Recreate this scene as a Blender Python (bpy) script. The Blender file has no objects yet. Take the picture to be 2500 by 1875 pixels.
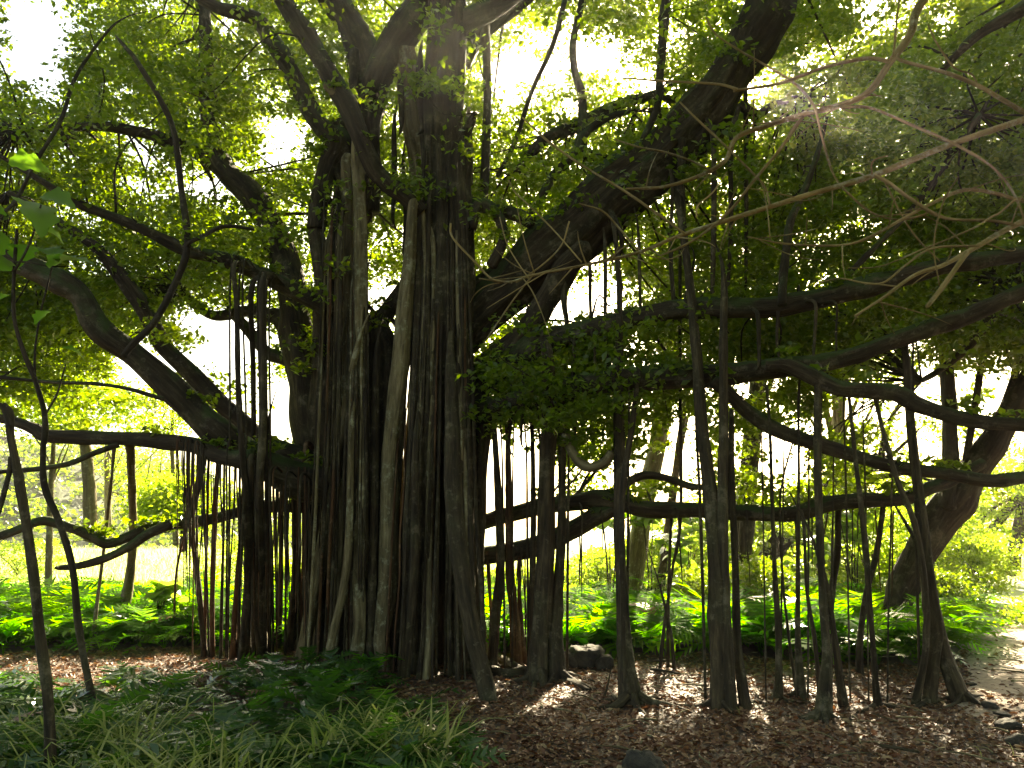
import bpy, math, random
import numpy as np
from mathutils import Vector
random.seed(7); rng = np.random.default_rng(7)
S = bpy.context.scene; C = S.collection
# ---------------------------------------------------------------- camera
W, H, F = 2500.0, 1875.0, 1962.0          # photograph size and focal length in its pixels
PITCH = math.radians(9.9); CAMZ = 1.6
cam = bpy.data.objects.new('camera', bpy.data.cameras.new('camera')); C.objects.link(cam)
cam.location = (0, 0, CAMZ); cam.rotation_euler = (math.radians(90) + PITCH, 0, 0)
cam.data.sensor_width = 36.0; cam.data.lens = 36.0 * F / W
cam.data.clip_start = 0.05; cam.data.clip_end = 3000; S.camera = cam
FW = np.array([0, math.cos(PITCH), math.sin(PITCH)]); UP = np.array([0, -math.sin(PITCH), math.cos(PITCH)])
def ray(px, py): return FW + np.array([1., 0, 0]) * ((px - W/2) / F) + UP * ((H/2 - py) / F)
def pix(px, py, Y):                        # point at forward distance Y seen at that pixel
    d = ray(px, py); return np.array([0, 0, CAMZ]) + d * (Y / d[1])
def gp(px, py, z=0.0):                     # the ground point under that pixel
    d = ray(px, py); return np.array([0, 0, CAMZ]) + d * ((z - CAMZ) / d[2])
def mpp(px, py, Y): return (Y / ray(px, py)[1]) / F      # metres per pixel there
def proj(P):                               # world points -> photograph pixels
    q = np.asarray(P, float) - np.array([0, 0, CAMZ]); t = np.maximum(q @ FW, 1e-3)
    return W/2 + F * q[..., 0] / t, H/2 - F * (q @ UP) / t
# ---------------------------------------------------------------- sky, sun, exposure
SUN = ray(1790, 205); SUN = SUN / np.linalg.norm(SUN)
EL = math.asin(SUN[2]); AZ = math.atan2(SUN[0], SUN[1])      # azimuth from +Y towards +X
w = bpy.data.worlds.new('World'); S.world = w; w.use_nodes = True
wn = w.node_tree; sky = wn.nodes.new('ShaderNodeTexSky'); sky.sky_type = 'NISHITA'; sky.sun_disc = False
sky.sun_elevation = EL; sky.sun_rotation = AZ; sky.air_density = 1.0; sky.dust_density = 2.5; sky.ozone_density = 1.0
bgn = wn.nodes['Background']; bgn.inputs['Strength'].default_value = 0.065
wn.links.new(sky.outputs[0], bgn.inputs['Color'])
sl = bpy.data.lights.new('sun', 'SUN'); sl.energy = 5.0; sl.angle = math.radians(0.55); sl.color = (1, .93, .80)
so = bpy.data.objects.new('sun', sl); C.objects.link(so); so.location = (0, 0, 30)
so.rotation_euler = Vector(SUN).to_track_quat('Z', 'Y').to_euler()
S.view_settings.view_transform = 'Standard'; S.view_settings.look = 'None'; S.view_settings.gamma = 1
S.view_settings.use_curve_mapping = False; S.view_settings.exposure = 2.95
S.view_settings.use_white_balance = True; S.view_settings.white_balance_temperature = 8300; S.view_settings.white_balance_tint = 4
S.render.engine = 'CYCLES'; cy = S.cycles
cy.max_bounces = 5; cy.diffuse_bounces = 3; cy.glossy_bounces = 2; cy.transmission_bounces = 5; cy.volume_bounces = 0
cy.transparent_max_bounces = 4; cy.sample_clamp_indirect = 6; cy.caustics_reflective = False; cy.caustics_refractive = False
cy.use_light_tree = False; cy.use_denoising = True
try: cy.denoiser = 'OPENIMAGEDENOISE'
except Exception: pass
# ---------------------------------------------------------------- helpers
def tag(o, label=None, cat=None, group=None, kind=None):
    if label: o['label'] = label
    if cat: o['category'] = cat
    if group: o['group'] = group
    if kind: o['kind'] = kind
    return o
def empty(name, loc, label, cat, group=None):
    o = bpy.data.objects.new(name, None); C.objects.link(o); o.location = tuple(loc); o.empty_display_size = .2
    return tag(o, label, cat, group)
def mesh_np(name, V, faces, attrs=None, smooth=False):
    """V (n,3); faces: (m,k) array or list of arrays; attrs: {name: (domain, array)}"""
    me = bpy.data.meshes.new(name)
    if not isinstance(faces, (list, tuple)): faces = [faces]
    faces = [np.asarray(f, np.int32) for f in faces if len(f)]
    V = np.asarray(V, np.float32)
    loops = np.concatenate([f.ravel() for f in faces]); tot = np.concatenate([np.full(len(f), f.shape[1], np.int32) for f in faces])
    st = np.concatenate([[0], np.cumsum(tot)[:-1]]).astype(np.int32)
    me.vertices.add(len(V)); me.vertices.foreach_set('co', V.ravel())
    me.loops.add(len(loops)); me.loops.foreach_set('vertex_index', loops)
    me.polygons.add(len(tot)); me.polygons.foreach_set('loop_start', st)
    try: me.polygons.foreach_set('loop_total', tot)
    except Exception: pass
    if smooth: me.polygons.foreach_set('use_smooth', np.ones(len(tot), bool))
    for k, (dom, a) in (attrs or {}).items():
        a = np.asarray(a, np.float32)
        if a.ndim == 2: at = me.attributes.new(k, 'FLOAT_VECTOR', dom); at.data.foreach_set('vector', a.ravel())
        else: at = me.attributes.new(k, 'FLOAT', dom); at.data.foreach_set('value', a)
    me.update(calc_edges=True); return me
def obj(name, me, mat, parent=None):
    o = bpy.data.objects.new(name, me)
    if mat is not None and not me.materials: me.materials.append(mat)
    C.objects.link(o)
    if parent is not None:
        o.parent = parent; o.location = tuple(-np.array(WL(parent)))
    return o
def WL(o):
    p = np.array(o.location)
    while o.parent is not None: o = o.parent; p = p + np.array(o.location)
    return p
def spline(P, n_per):                       # Catmull-Rom through the rows of P
    P = np.asarray(P, float)
    if len(P) < 3: 
        t = np.linspace(0, 1, n_per * (len(P)-1) + 1)[:, None]; return P[0] * (1-t) + P[-1] * t
    Q = np.vstack([2*P[0]-P[1], P, 2*P[-1]-P[-2]]); out = []
    for i in range(1, len(Q)-2):
        t = np.linspace(0, 1, n_per, endpoint=False)[:, None]; a, b, c, d = Q[i-1:i+3]
        out.append(.5*((2*b) + (-a+c)*t + (2*a-5*b+4*c-d)*t*t + (-a+3*b-3*c+d)*t**3))
    return np.vstack(out + [P[-1:]])
def tube_arrays(P, R, sides=10, flute=.08, k=3, seed=0, n_per=6, twist=.3, lump=.05, knots=1.0):
    D = spline(np.column_stack([P, R]), n_per); P = D[:, :3]; R = np.maximum(D[:, 3], .0008)
    r = np.random.default_rng(seed); n = len(P)
    T = np.gradient(P, axis=0); T /= np.linalg.norm(T, axis=1)[:, None] + 1e-9
    N = np.zeros_like(P); a = np.array([1., 0, 0]) if abs(T[0][0]) < .8 else np.array([0, 1., 0])
    v = a - T[0] * (a @ T[0]); N[0] = v / np.linalg.norm(v)
    for i in range(1, n):
        v = N[i-1] - T[i] * (N[i-1] @ T[i]); N[i] = v / (np.linalg.norm(v) + 1e-9)
    B = np.cross(T, N); s = np.concatenate([[0], np.cumsum(np.linalg.norm(np.diff(P, axis=0), axis=1))])
    th = np.linspace(0, 2*np.pi, sides, endpoint=False)
    A, SS = np.meshgrid(th, s); ph = r.uniform(0, 6.3, 6)
    m = 1 + flute*np.sin(k*A + ph[0] + twist*SS) + flute*.6*np.sin((k+2)*A + ph[1] - twist*1.7*SS) \
        + lump*np.sin(SS*5/(.3+R[:, None]*4) + ph[2] + 2*A) + lump*.7*np.sin(SS*2.3 + ph[3])
    for _ in range(min(14, int(s[-1]*1.6))):        # knots and swellings
        s0, t0, am = r.uniform(0, s[-1]), r.uniform(0, 6.3), r.uniform(.10, .34)*knots; m = m + am*np.exp(-((SS-s0)/(R[:, None]*r.uniform(.6, 1.6)+.01))**2)*np.exp(2.2*(np.cos(A-t0)-1))
    rr = R[:, None] * m
    V = P[:, None, :] + rr[..., None]*(np.cos(A)[..., None]*N[:, None, :] + np.sin(A)[..., None]*B[:, None, :])
    off = r.uniform(0, 50)
    bark = np.stack([R[:, None]*np.cos(A)+off, R[:, None]*np.sin(A), SS*.12 + off], -1)
    i = np.arange(n-1)[:, None]*sides; j = np.arange(sides)[None, :]; jn = (j+1) % sides
    q = np.stack([i+j, i+jn, i+sides+jn, i+sides+j], -1).reshape(-1, 4)
    V = V.reshape(-1, 3); bark = bark.reshape(-1, 3)
    c0, c1 = len(V), len(V)+1
    V = np.vstack([V, P[:1], P[-1:] + T[-1:]*R[-1]*.5]); bark = np.vstack([bark, bark[:1], bark[-1:]])
    jj = np.arange(sides); jx = (jj+1) % sides
    t = np.vstack([np.stack([jx, jj, np.full(sides, c0)], 1), np.stack([(n-1)*sides+jj, (n-1)*sides+jx, np.full(sides, c1)], 1)])
    return V, q, t, bark
def tube(name, P, R, mat, parent=None, **kw):
    V, q, t, b = tube_arrays(np.asarray(P, float), np.asarray(R, float), **kw)
    return obj(name, mesh_np(name, V, [q, t], {'bark': ('POINT', b)}, True), mat, parent)
def multi_tube(name, L, mat, parent=None):  # many thin tubes in one mesh (twigs too fine to pick apart)
    Vs, Qs, Ts, Bs, o = [], [], [], [], 0
    for (V, q, t, b) in L: Vs.append(V); Qs.append(q+o); Ts.append(t+o); Bs.append(b); o += len(V)
    return obj(name, mesh_np(name, np.vstack(Vs), [np.vstack(Qs), np.vstack(Ts)], {'bark': ('POINT', np.vstack(Bs))}, True), mat, parent)
def pl(pts, Y):                             # photo polyline [(px,py,width px)] + distances -> points and radii in metres
    n = len(pts); ys = np.interp(np.linspace(0, 1, n), np.linspace(0, 1, len(Y)), Y) if hasattr(Y, '__len__') else [Y]*n
    P = [pix(a, b, y) for (a, b, c), y in zip(pts, ys)]; R = [c*.5*mpp(a, b, y) for (a, b, c), y in zip(pts, ys)]
    return np.array(P), np.array(R)
# ---------------------------------------------------------------- materials
def nt(name):
    m = bpy.data.materials.new(name); m.use_nodes = True; t = m.node_tree; return m, t, t.nodes['Principled BSDF']
def nd(t, typ, **kw):
    n = t.nodes.new(typ)
    for k, v in kw.items():
        if hasattr(n, k): setattr(n, k, v)
        else: n.inputs[k.replace('_', ' ')].default_value = v
    return n
def ramp(t, src, stops):
    r = t.nodes.new('ShaderNodeValToRGB'); e = r.color_ramp.elements
    while len(e) < len(stops): e.new(.5)
    for q, (p, c) in zip(e, stops): q.position = p; q.color = (*c, 1)
    t.links.new(src, r.inputs[0]); return r.outputs[0]
def mix(t, fac, a, b):
    m = t.nodes.new('ShaderNodeMix'); m.data_type = 'RGBA'
    for s, v in ((m.inputs[0], fac), (m.inputs[6], a), (m.inputs[7], b)):
        if hasattr(v, 'is_linked'): t.links.new(v, s)
        else: s.default_value = v if isinstance(v, (int, float)) else (*v, 1)
    return m.outputs[2]
def math_n(t, op, a, b=0.5):
    m = t.nodes.new('ShaderNodeMath'); m.operation = op; m.use_clamp = False
    for s, v in zip(m.inputs, (a, b)):
        if hasattr(v, 'is_linked'): t.links.new(v, s)
        else: s.default_value = v
    return m.outputs[0]
def bark_mat(name, dark, mid, pale, moss=.0, mosscol=(.035, .06, .012)):
    m, t, b = nt(name); at = nd(t, 'ShaderNodeAttribute', attribute_name='bark')
    n1 = nd(t, 'ShaderNodeTexNoise', Scale=28.0, Detail=6.0, Roughness=.65); t.links.new(at.outputs['Vector'], n1.inputs['Vector'])
    n2 = nd(t, 'ShaderNodeTexNoise', Scale=5.0, Detail=4.0); t.links.new(at.outputs['Vector'], n2.inputs['Vector'])
    geo = nd(t, 'ShaderNodeNewGeometry')
    n3 = nd(t, 'ShaderNodeTexNoise', Scale=3.0, Detail=5.0); t.links.new(geo.outputs['Position'], n3.inputs['Vector'])
    c1 = ramp(t, n1.outputs[0], [(.3, dark), (.52, mid), (.75, pale)])
    c2 = ramp(t, n2.outputs[0], [(.35, (.55, .5, .42)), (.65, (1.15, 1.1, 1.0))])
    mm = t.nodes.new('ShaderNodeMix'); mm.data_type = 'RGBA'; mm.blend_type = 'MULTIPLY'; mm.inputs[0].default_value = 1
    t.links.new(c1, mm.inputs[6]); t.links.new(c2, mm.inputs[7]); col = mm.outputs[2]
    col = mix(t, math_n(t, 'MULTIPLY', ramp(t, n3.outputs[0], [(.45, (0, 0, 0)), (.65, (1, 1, 1))]), .3), col, (.075, .075, .03))
    vl = nd(t, 'ShaderNodeTexNoise', Scale=11.0, Detail=9.0, Roughness=.75); t.links.new(geo.outputs['Position'], vl.inputs['Vector'])
    lich = math_n(t, 'ADD', vl.outputs[0], math_n(t, 'MULTIPLY', n3.outputs[0], .5))
    col = mix(t, math_n(t, 'MULTIPLY', ramp(t, lich, [(.80, (0, 0, 0)), (.92, (1, 1, 1))]), .5), col, tuple(min(.4, c*1.5+.03) for c in pale))
    if moss:
        sx = nd(t, 'ShaderNodeSeparateXYZ'); t.links.new(geo.outputs['Normal'], sx.inputs[0])
        f = math_n(t, 'ADD', sx.outputs[2], math_n(t, 'MULTIPLY', math_n(t, 'SUBTRACT', n3.outputs[0], .5), 3.0))
        f = ramp(t, f, [(.35, (0, 0, 0)), (.75, (1, 1, 1))]); col = mix(t, math_n(t, 'MULTIPLY', f, moss), col, mosscol)
    t.links.new(col, b.inputs['Base Color']); b.inputs['Roughness'].default_value = .85
    b.inputs['Specular IOR Level'].default_value = .25
    bp = nd(t, 'ShaderNodeBump', Strength=.9, Distance=.03); t.links.new(n1.outputs[0], bp.inputs['Height']); t.links.new(bp.outputs[0], b.inputs['Normal'])
    return m
M = {}
M['bark'] = bark_mat('bark_brown', (.010, .007, .004), (.042, .030, .017), (.105, .08, .048))
M['bark_pale'] = bark_mat('bark_pale', (.055, .042, .022), (.17, .14, .078), (.30, .26, .16))
M['bark_backlit'] = bark_mat('bark_backlit', (.03, .012, .006), (.09, .042, .018), (.17, .09, .045))  # red glow of backlit root edges, put into the bark colour
M['bark_moss'] = bark_mat('bark_moss', (.010, .007, .004), (.038, .027, .016), (.09, .07, .044), moss=.85, mosscol=(.03, .05, .010))
M['bark_dark'] = bark_mat('bark_dark', (.010, .007, .004), (.034, .023, .014), (.075, .055, .035))
M['twig_pale'] = bark_mat('twig_pale', (.13, .095, .035), (.28, .21, .09), (.42, .33, .16))
def leaf_mat(name, cols, trans, tw=.5, rough=.45, spec=.35):
    """cols: ramp stops by the per-leaf random number; trans: colour of light let through"""
    m, t, b = nt(name); at = nd(t, 'ShaderNodeAttribute', attribute_name='rnd')
    c = ramp(t, at.outputs['Fac'], [(i/(len(cols)-1), q) for i, q in enumerate(cols)])
    t.links.new(c, b.inputs['Base Color']); b.inputs['Roughness'].default_value = rough; b.inputs['Specular IOR Level'].default_value = spec
    tr = t.nodes.new('ShaderNodeBsdfTranslucent')
    c2 = ramp(t, at.outputs['Fac'], [(i/(len(trans)-1), q) for i, q in enumerate(trans)]); t.links.new(c2, tr.inputs[0])
    mx = t.nodes.new('ShaderNodeMixShader'); mx.inputs[0].default_value = tw
    t.links.new(b.outputs[0], mx.inputs[1]); t.links.new(tr.outputs[0], mx.inputs[2])
    t.links.new(mx.outputs[0], t.nodes['Material Output'].inputs['Surface']); return m
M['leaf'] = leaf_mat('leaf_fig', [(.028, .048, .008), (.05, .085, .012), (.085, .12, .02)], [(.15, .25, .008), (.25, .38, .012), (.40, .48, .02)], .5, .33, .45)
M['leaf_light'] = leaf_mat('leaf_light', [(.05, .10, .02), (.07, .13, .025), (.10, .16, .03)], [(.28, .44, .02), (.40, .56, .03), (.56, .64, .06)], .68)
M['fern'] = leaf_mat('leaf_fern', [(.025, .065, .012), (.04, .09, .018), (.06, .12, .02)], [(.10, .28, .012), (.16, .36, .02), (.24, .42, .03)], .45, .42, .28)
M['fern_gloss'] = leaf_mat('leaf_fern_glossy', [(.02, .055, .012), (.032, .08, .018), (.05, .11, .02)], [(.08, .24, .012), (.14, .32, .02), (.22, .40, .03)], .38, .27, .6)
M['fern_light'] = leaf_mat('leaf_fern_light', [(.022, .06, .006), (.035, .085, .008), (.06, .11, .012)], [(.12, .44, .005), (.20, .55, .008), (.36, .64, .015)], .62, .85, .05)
M['broad'] = leaf_mat('leaf_broad', [(.05, .11, .02), (.08, .15, .03)], [(.28, .48, .03), (.40, .58, .05)], .55, .35, .5)
M['grass'] = leaf_mat('grass_blade', [(.12, .16, .03), (.24, .26, .06), (.38, .35, .14)], [(.22, .32, .05), (.34, .40, .09), (.42, .42, .16)], .45, .5, .3)
M['meadow_grass'] = leaf_mat('meadow_grass', [(.16, .21, .05), (.26, .30, .09), (.38, .38, .17)], [(.50, .66, .14), (.62, .72, .22), (.7, .72, .36)], .62, .6, .2)
M['litter'] = leaf_mat('dead_leaf', [(.055, .022, .012), (.115, .046, .024), (.17, .08, .042), (.25, .14, .075), (.38, .28, .16)], [(.10, .03, .01), (.2, .08, .03), (.3, .15, .05)], .2, .55, .35)
def ground_mat():
    m, t, b = nt('forest_ground'); geo = nd(t, 'ShaderNodeNewGeometry')
    v = nd(t, 'ShaderNodeTexVoronoi', Scale=22.0); t.links.new(geo.outputs['Position'], v.inputs['Vector'])
    n = nd(t, 'ShaderNodeTexNoise', Scale=9.0, Detail=8.0, Roughness=.7); t.links.new(geo.outputs['Position'], n.inputs['Vector'])
    big = nd(t, 'ShaderNodeTexNoise', Scale=.5, Detail=5.0); t.links.new(geo.outputs['Position'], big.inputs['Vector'])
    sep = nd(t, 'ShaderNodeSeparateColor'); t.links.new(v.outputs['Color'], sep.inputs[0])
    c = ramp(t, sep.outputs[0], [(0, (.022, .011, .006)), (.5, (.055, .026, .013)), (1, (.10, .052, .028))])
    c = mix(t, ramp(t, n.outputs[0], [(.4, (0, 0, 0)), (.7, (1, 1, 1))]), c, (.05, .03, .02))
    pos = nd(t, 'ShaderNodeSeparateXYZ'); t.links.new(geo.outputs['Position'], pos.inputs[0])
    far = math_n(t, 'ADD', pos.outputs[1], math_n(t, 'MULTIPLY', big.outputs[0], 6.0))
    far = math_n(t, 'MULTIPLY', math_n(t, 'SUBTRACT', far, 17.0), .25)
    g = ramp(t, n.outputs[0], [(.3, (.22, .26, .08)), (.6, (.34, .36, .13)), (.8, (.44, .44, .2))])
    c = mix(t, ramp(t, far, [(0, (0, 0, 0)), (1, (1, 1, 1))]), c, g)
    t.links.new(c, b.inputs['Base Color']); b.inputs['Roughness'].default_value = .8
    bp = nd(t, 'ShaderNodeBump', Strength=.6, Distance=.03); t.links.new(n.outputs[0], bp.inputs['Height']); t.links.new(bp.outputs[0], b.inputs['Normal'])
    return m
M['ground'] = ground_mat()
def simple_noise(name, a, bcol, sc=6.0, rough=.9, bump=.5, dist=.05):
    m, t, b = nt(name); geo = nd(t, 'ShaderNodeNewGeometry')
    n = nd(t, 'ShaderNodeTexNoise', Scale=sc, Detail=7.0, Roughness=.65); t.links.new(geo.outputs['Position'], n.inputs['Vector'])
    t.links.new(ramp(t, n.outputs[0], [(.35, a), (.65, bcol)]), b.inputs['Base Color']); b.inputs['Roughness'].default_value = rough
    bp = nd(t, 'ShaderNodeBump', Strength=bump, Distance=dist); t.links.new(n.outputs[0], bp.inputs['Height']); t.links.new(bp.outputs[0], b.inputs['Normal'])
    return m
M['path'] = simple_noise('path_soil', (.19, .13, .095), (.38, .29, .22), 12.0)
M['rock'] = simple_noise('rock', (.012, .009, .006), (.05, .040, .026), 9.0, bump=.8)
M['hill'] = simple_noise('hill_scrub', (.05, .065, .03), (.09, .105, .05), .6, bump=1.0, dist=.5)
# ---------------------------------------------------------------- ground, path, hill
def gh(x, y):
    x = np.asarray(x, float); y = np.asarray(y, float)
    return .025*np.sin(x*1.3+.4)*np.cos(y*.9) + .012*np.sin(x*3.7+y*2.9) + .008*np.sin(x*7.1-y*6.3+1)
u = np.linspace(-1, 1, 241); xs = 14*u + 486*np.sign(u)*np.abs(u)**5; ys = 16 + 16*u + 484*np.sign(u)*np.abs(u)**5
GX, GY = np.meshgrid(xs, ys); GZ = gh(GX, GY) * np.clip(1.5 - np.hypot(GX, GY)/60, 0, 1)
nn = len(u); ii = (np.arange(nn-1)[:, None]*nn + np.arange(nn-1)[None]).ravel()
g = obj('ground', mesh_np('ground', np.stack([GX, GY, GZ], -1).reshape(-1, 3), np.stack([ii, ii+1, ii+nn+1, ii+nn], 1), None, True), M['ground'])
tag(g, 'brown forest floor running out to a sunlit meadow', 'ground', kind='structure')
def strip(name, C0, C1, mat, lift):
    a, b = spline(C0, 10), spline(C1, 10); n = len(a); k = 14; V = []
    for j in range(k):
        s = j/(k-1); p = a*(1-s) + b*s; jit = .05*np.sin(np.arange(n)*1.7+j) if j in (0, k-1) else 0
        V.append(np.column_stack([p[:, 0]+jit, p[:, 1], gh(p[:, 0], p[:, 1]) + lift]))
    V = np.stack(V, 1).reshape(-1, 3); i = (np.arange(n-1)[:, None]*k + np.arange(k-1)[None]).ravel()
    return obj(name, mesh_np(name, V, np.stack([i, i+1, i+k+1, i+k], 1), None, True), mat)
def gpl(L): return np.array([gp(a, b)[:2] for a, b in L])
pth = strip('path', gpl([(2330, 1745), (2365, 1660), (2348, 1600), (2330, 1535), (2400, 1498), (2480, 1478), (2640, 1462)]),
            gpl([(2900, 1760), (2800, 1660), (2700, 1600), (2560, 1555), (2540, 1515), (2580, 1490), (2700, 1472)]), M['path'], .012)
tag(pth, 'pale dirt path curving away past the leaning tree', 'path', kind='structure')
def hill(name, x0, x1, Y, top, mat, seed):
    r = np.random.default_rng(seed); nx, ny = 90, 24; X = np.linspace(x0, x1, nx); V = []
    prof = np.interp(np.linspace(0, 1, nx), np.linspace(0, 1, len(top)), top)
    prof = prof + r.normal(0, .35, nx)
    for j in range(ny):
        s = j/(ny-1); yy = Y + 40*s; z = prof*math.sin(s*math.pi/2) - .3
        V.append(np.column_stack([X + r.normal(0, .4, nx), np.full(nx, yy) + r.normal(0, .5, nx), z + r.normal(0, .25, nx)*(s > 0)]))
    V = np.vstack(V); i = (np.arange(ny-1)[:, None]*nx + np.arange(nx-1)[None]).ravel()
    return obj(name, mesh_np(name, V, np.stack([i, i+1, i+nx+1, i+nx], 1), None, True), mat)
h = hill('hill', -90, -14, 55, [18, 17, 15, 12, 10, 9, 6, 3, 1], M['hill'], 3); tag(h, 'dim scrub covered hill beyond the meadow', 'hill', kind='structure')
# ---------------------------------------------------------------- leaves
def leaf_arrays(Cn, size, r, up=.5, aspect=.5, droop=.2):
    n = len(Cn); size = np.broadcast_to(size, n)
    nrm = r.normal(size=(n, 3)); nrm[:, 2] = np.abs(nrm[:, 2]) + up; nrm /= np.linalg.norm(nrm, axis=1)[:, None]
    d = r.normal(size=(n, 3)); d[:, 2] -= droop; d -= nrm*(d*nrm).sum(1)[:, None]; d /= np.linalg.norm(d, axis=1)[:, None] + 1e-9
    s = np.cross(nrm, d); L = size[:, None]; Wd = L*aspect*.5; fold = .25
    b = Cn - d*L*.5; tip = Cn + d*L*.5 - nrm*L*.12
    l1 = Cn - d*L*.18 + s*Wd*.95 + nrm*Wd*fold; l2 = Cn + d*L*.18 + s*Wd*.8 + nrm*Wd*fold*.6
    r1 = Cn - d*L*.18 - s*Wd*.95 + nrm*Wd*fold; r2 = Cn + d*L*.18 - s*Wd*.8 + nrm*Wd*fold*.6
    V = np.stack([b, l1, l2, tip, r2, r1], 1).reshape(-1, 3); k = np.arange(n)[:, None]*6
    Fc = np.concatenate([k + np.array([[0, 3, 2, 1]]), k + np.array([[0, 5, 4, 3]])], 1).reshape(-1, 4)
    rnd = np.repeat(np.clip(r.beta(2, 2.4, n), 0, 1), 2); return V, Fc, rnd
def leaf_arrays_small(Cn, size, r, up=.5, aspect=.5, droop=.2):      # four-cornered folded leaf for the tens of thousands
    n = len(Cn); size = np.broadcast_to(size, n)
    nrm = r.normal(size=(n, 3)); nrm[:, 2] = np.abs(nrm[:, 2]) + up; nrm /= np.linalg.norm(nrm, axis=1)[:, None]
    d = r.normal(size=(n, 3)); d[:, 2] -= droop; d -= nrm*(d*nrm).sum(1)[:, None]; d /= np.linalg.norm(d, axis=1)[:, None] + 1e-9
    s = np.cross(nrm, d); L = size[:, None]; Wd = L*aspect*.5
    V = np.stack([Cn - d*L*.5, Cn - d*L*.05 + s*Wd*1.15 + nrm*Wd*.3, Cn + d*L*.5 - nrm*L*.1, Cn - d*L*.05 - s*Wd*1.15 + nrm*Wd*.3], 1).reshape(-1, 3); k = np.arange(n)[:, None]*4
    Fc = np.concatenate([k + np.array([[0, 2, 1]]), k + np.array([[0, 3, 2]])], 1).reshape(-1, 3)
    return V, Fc, np.repeat(np.clip(r.beta(2, 2.4, n), 0, 1), 2)
def leaf_obj(name, Cn, size, mat, parent, seed, **kw):
    V, Fc, rnd = (leaf_arrays_small if len(Cn) > 2000 else leaf_arrays)(Cn, size, np.random.default_rng(seed), **kw)
    return obj(name, mesh_np(name, V, Fc, {'rnd': ('FACE', rnd)}), mat, parent)
def clump_points(Cc, rad, per, r):
    """leaf centres in flattened sprays around clump centres"""
    n = len(Cc); rad = np.broadcast_to(rad, n)
    d = r.normal(size=(n, per, 3)); d /= np.linalg.norm(d, axis=2)[..., None]; q = r.uniform(0, 1, (n, per, 1))**.5
    ax = r.normal(size=(n, 1, 3)); ax[..., 2] *= .35; ax /= np.linalg.norm(ax, axis=2)[..., None]
    p = d*q; p = p + ax*(p*ax).sum(2)[..., None]*.7; p[..., 2] *= .6
    return (Cc[:, None, :] + p*rad[:, None, None]).reshape(-1, 3)
# how full of leaves each 100 px cell of the photograph is (0 open sky .. 9 closed)
GRID = ["1178857766676668688884699" + "8", "1289988877662513688868999" + "8", "5786997876662466474899999" + "9", "7785872576777677888889999" + "9",
        "7787483688888888888899999" + "9", "8677887576788877788886999" + "9", "8774774574665646888879999" + "9", "8887223562532336678889999" + "8",
        "8862422443357766886675647" + "4", "8752321333357875666545466" + "6", "5434322222246763553555667" + "7", "1112210000014643453456666" + "6",
        "0000000000000112233444566" + "6"]
GD = np.array([[int(c) for c in row[:25]] for row in GRID], float)
TAU = np.array([0, .14, .32, .48, .64, .82, 1.0, 1.25, 1.55, 1.9])
GAPS = [(90, 100, 110, 120), (680, 350, 55, 85), (350, 375, 35, 25), (490, 465, 32, 45), (545, 55, 18, 38), (1250, 130, 45, 35), (1225, 205, 45, 55),
        (1460, 140, 85, 60), (1370, 90, 40, 40), (1240, 250, 50, 20), (1570, 195, 55, 30), (1620, 225, 40, 25), (1800, 212, 45, 35), (735, 580, 16, 30), (650, 660, 18, 25),
        (545, 830, 60, 70), (450, 780, 40, 25), (625, 830, 22, 50), (390, 910, 60, 35), (320, 910, 45, 40), (700, 1000, 70, 60), (930, 725, 28, 60), (945, 850, 25, 55),
        (1180, 790, 50, 55), (1230, 755, 40, 35), (1330, 790, 45, 55), (1430, 750, 60, 50), (1485, 690, 22, 35), (1560, 820, 18, 24), (1655, 865, 20, 24), (1200, 1190, 60, 90),
        (1295, 1210, 55, 80), (1680, 1060, 35, 65), (1680, 1150, 42, 50), (1640, 1080, 18, 40), (1930, 1115, 50, 50), (1560, 1150, 30, 30), (1580, 1100, 20, 30), (1710, 1205, 30, 35),
        (1620, 1140, 25, 30), (2290, 920, 18, 50), (2450, 870, 30, 22), (2060, 1000, 40, 50), (1830, 950, 50, 30), (2100, 30, 45, 40), (2080, 110, 25, 25), (1490, 1290, 70, 60),
        (1920, 920, 25, 18), (2260, 1115, 30, 16), (510, 830, 30, 60), (1290, 720, 25, 25), (1250, 1160, 100, 100)]
def density(px, py):
    gx = np.clip(px/100 - .5, 0, 24); gy = np.clip(py/100 - .5, 0, 12); x0 = np.floor(gx).astype(int); y0 = np.floor(gy).astype(int)
    x1 = np.minimum(x0+1, 24); y1 = np.minimum(y0+1, 12); fx, fy = gx-x0, gy-y0
    T = TAU[GD.astype(int)]
    nz = np.sin(px/41+py/67+1.3)*np.sin(py/37-px/83) + .8*np.sin(px/23-py/31+2.1)*np.sin(py/19+px/57) + .6*np.sin(px/97+.4)*np.sin(py/71+1.9)
    return np.clip(1+.55*nz, .15, 2)*(T[y0, x0]*(1-fx)*(1-fy) + T[y0, x1]*fx*(1-fy) + T[y1, x0]*(1-fx)*fy + T[y1, x1]*fx*fy)
def in_gap(px, py, grow=1.0):
    m = np.zeros(len(px), bool)
    for (a, b, rx, ry) in GAPS: m |= ((px-a)/(rx*grow))**2 + ((py-b)/(ry*grow))**2 < 1
    return m
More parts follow.
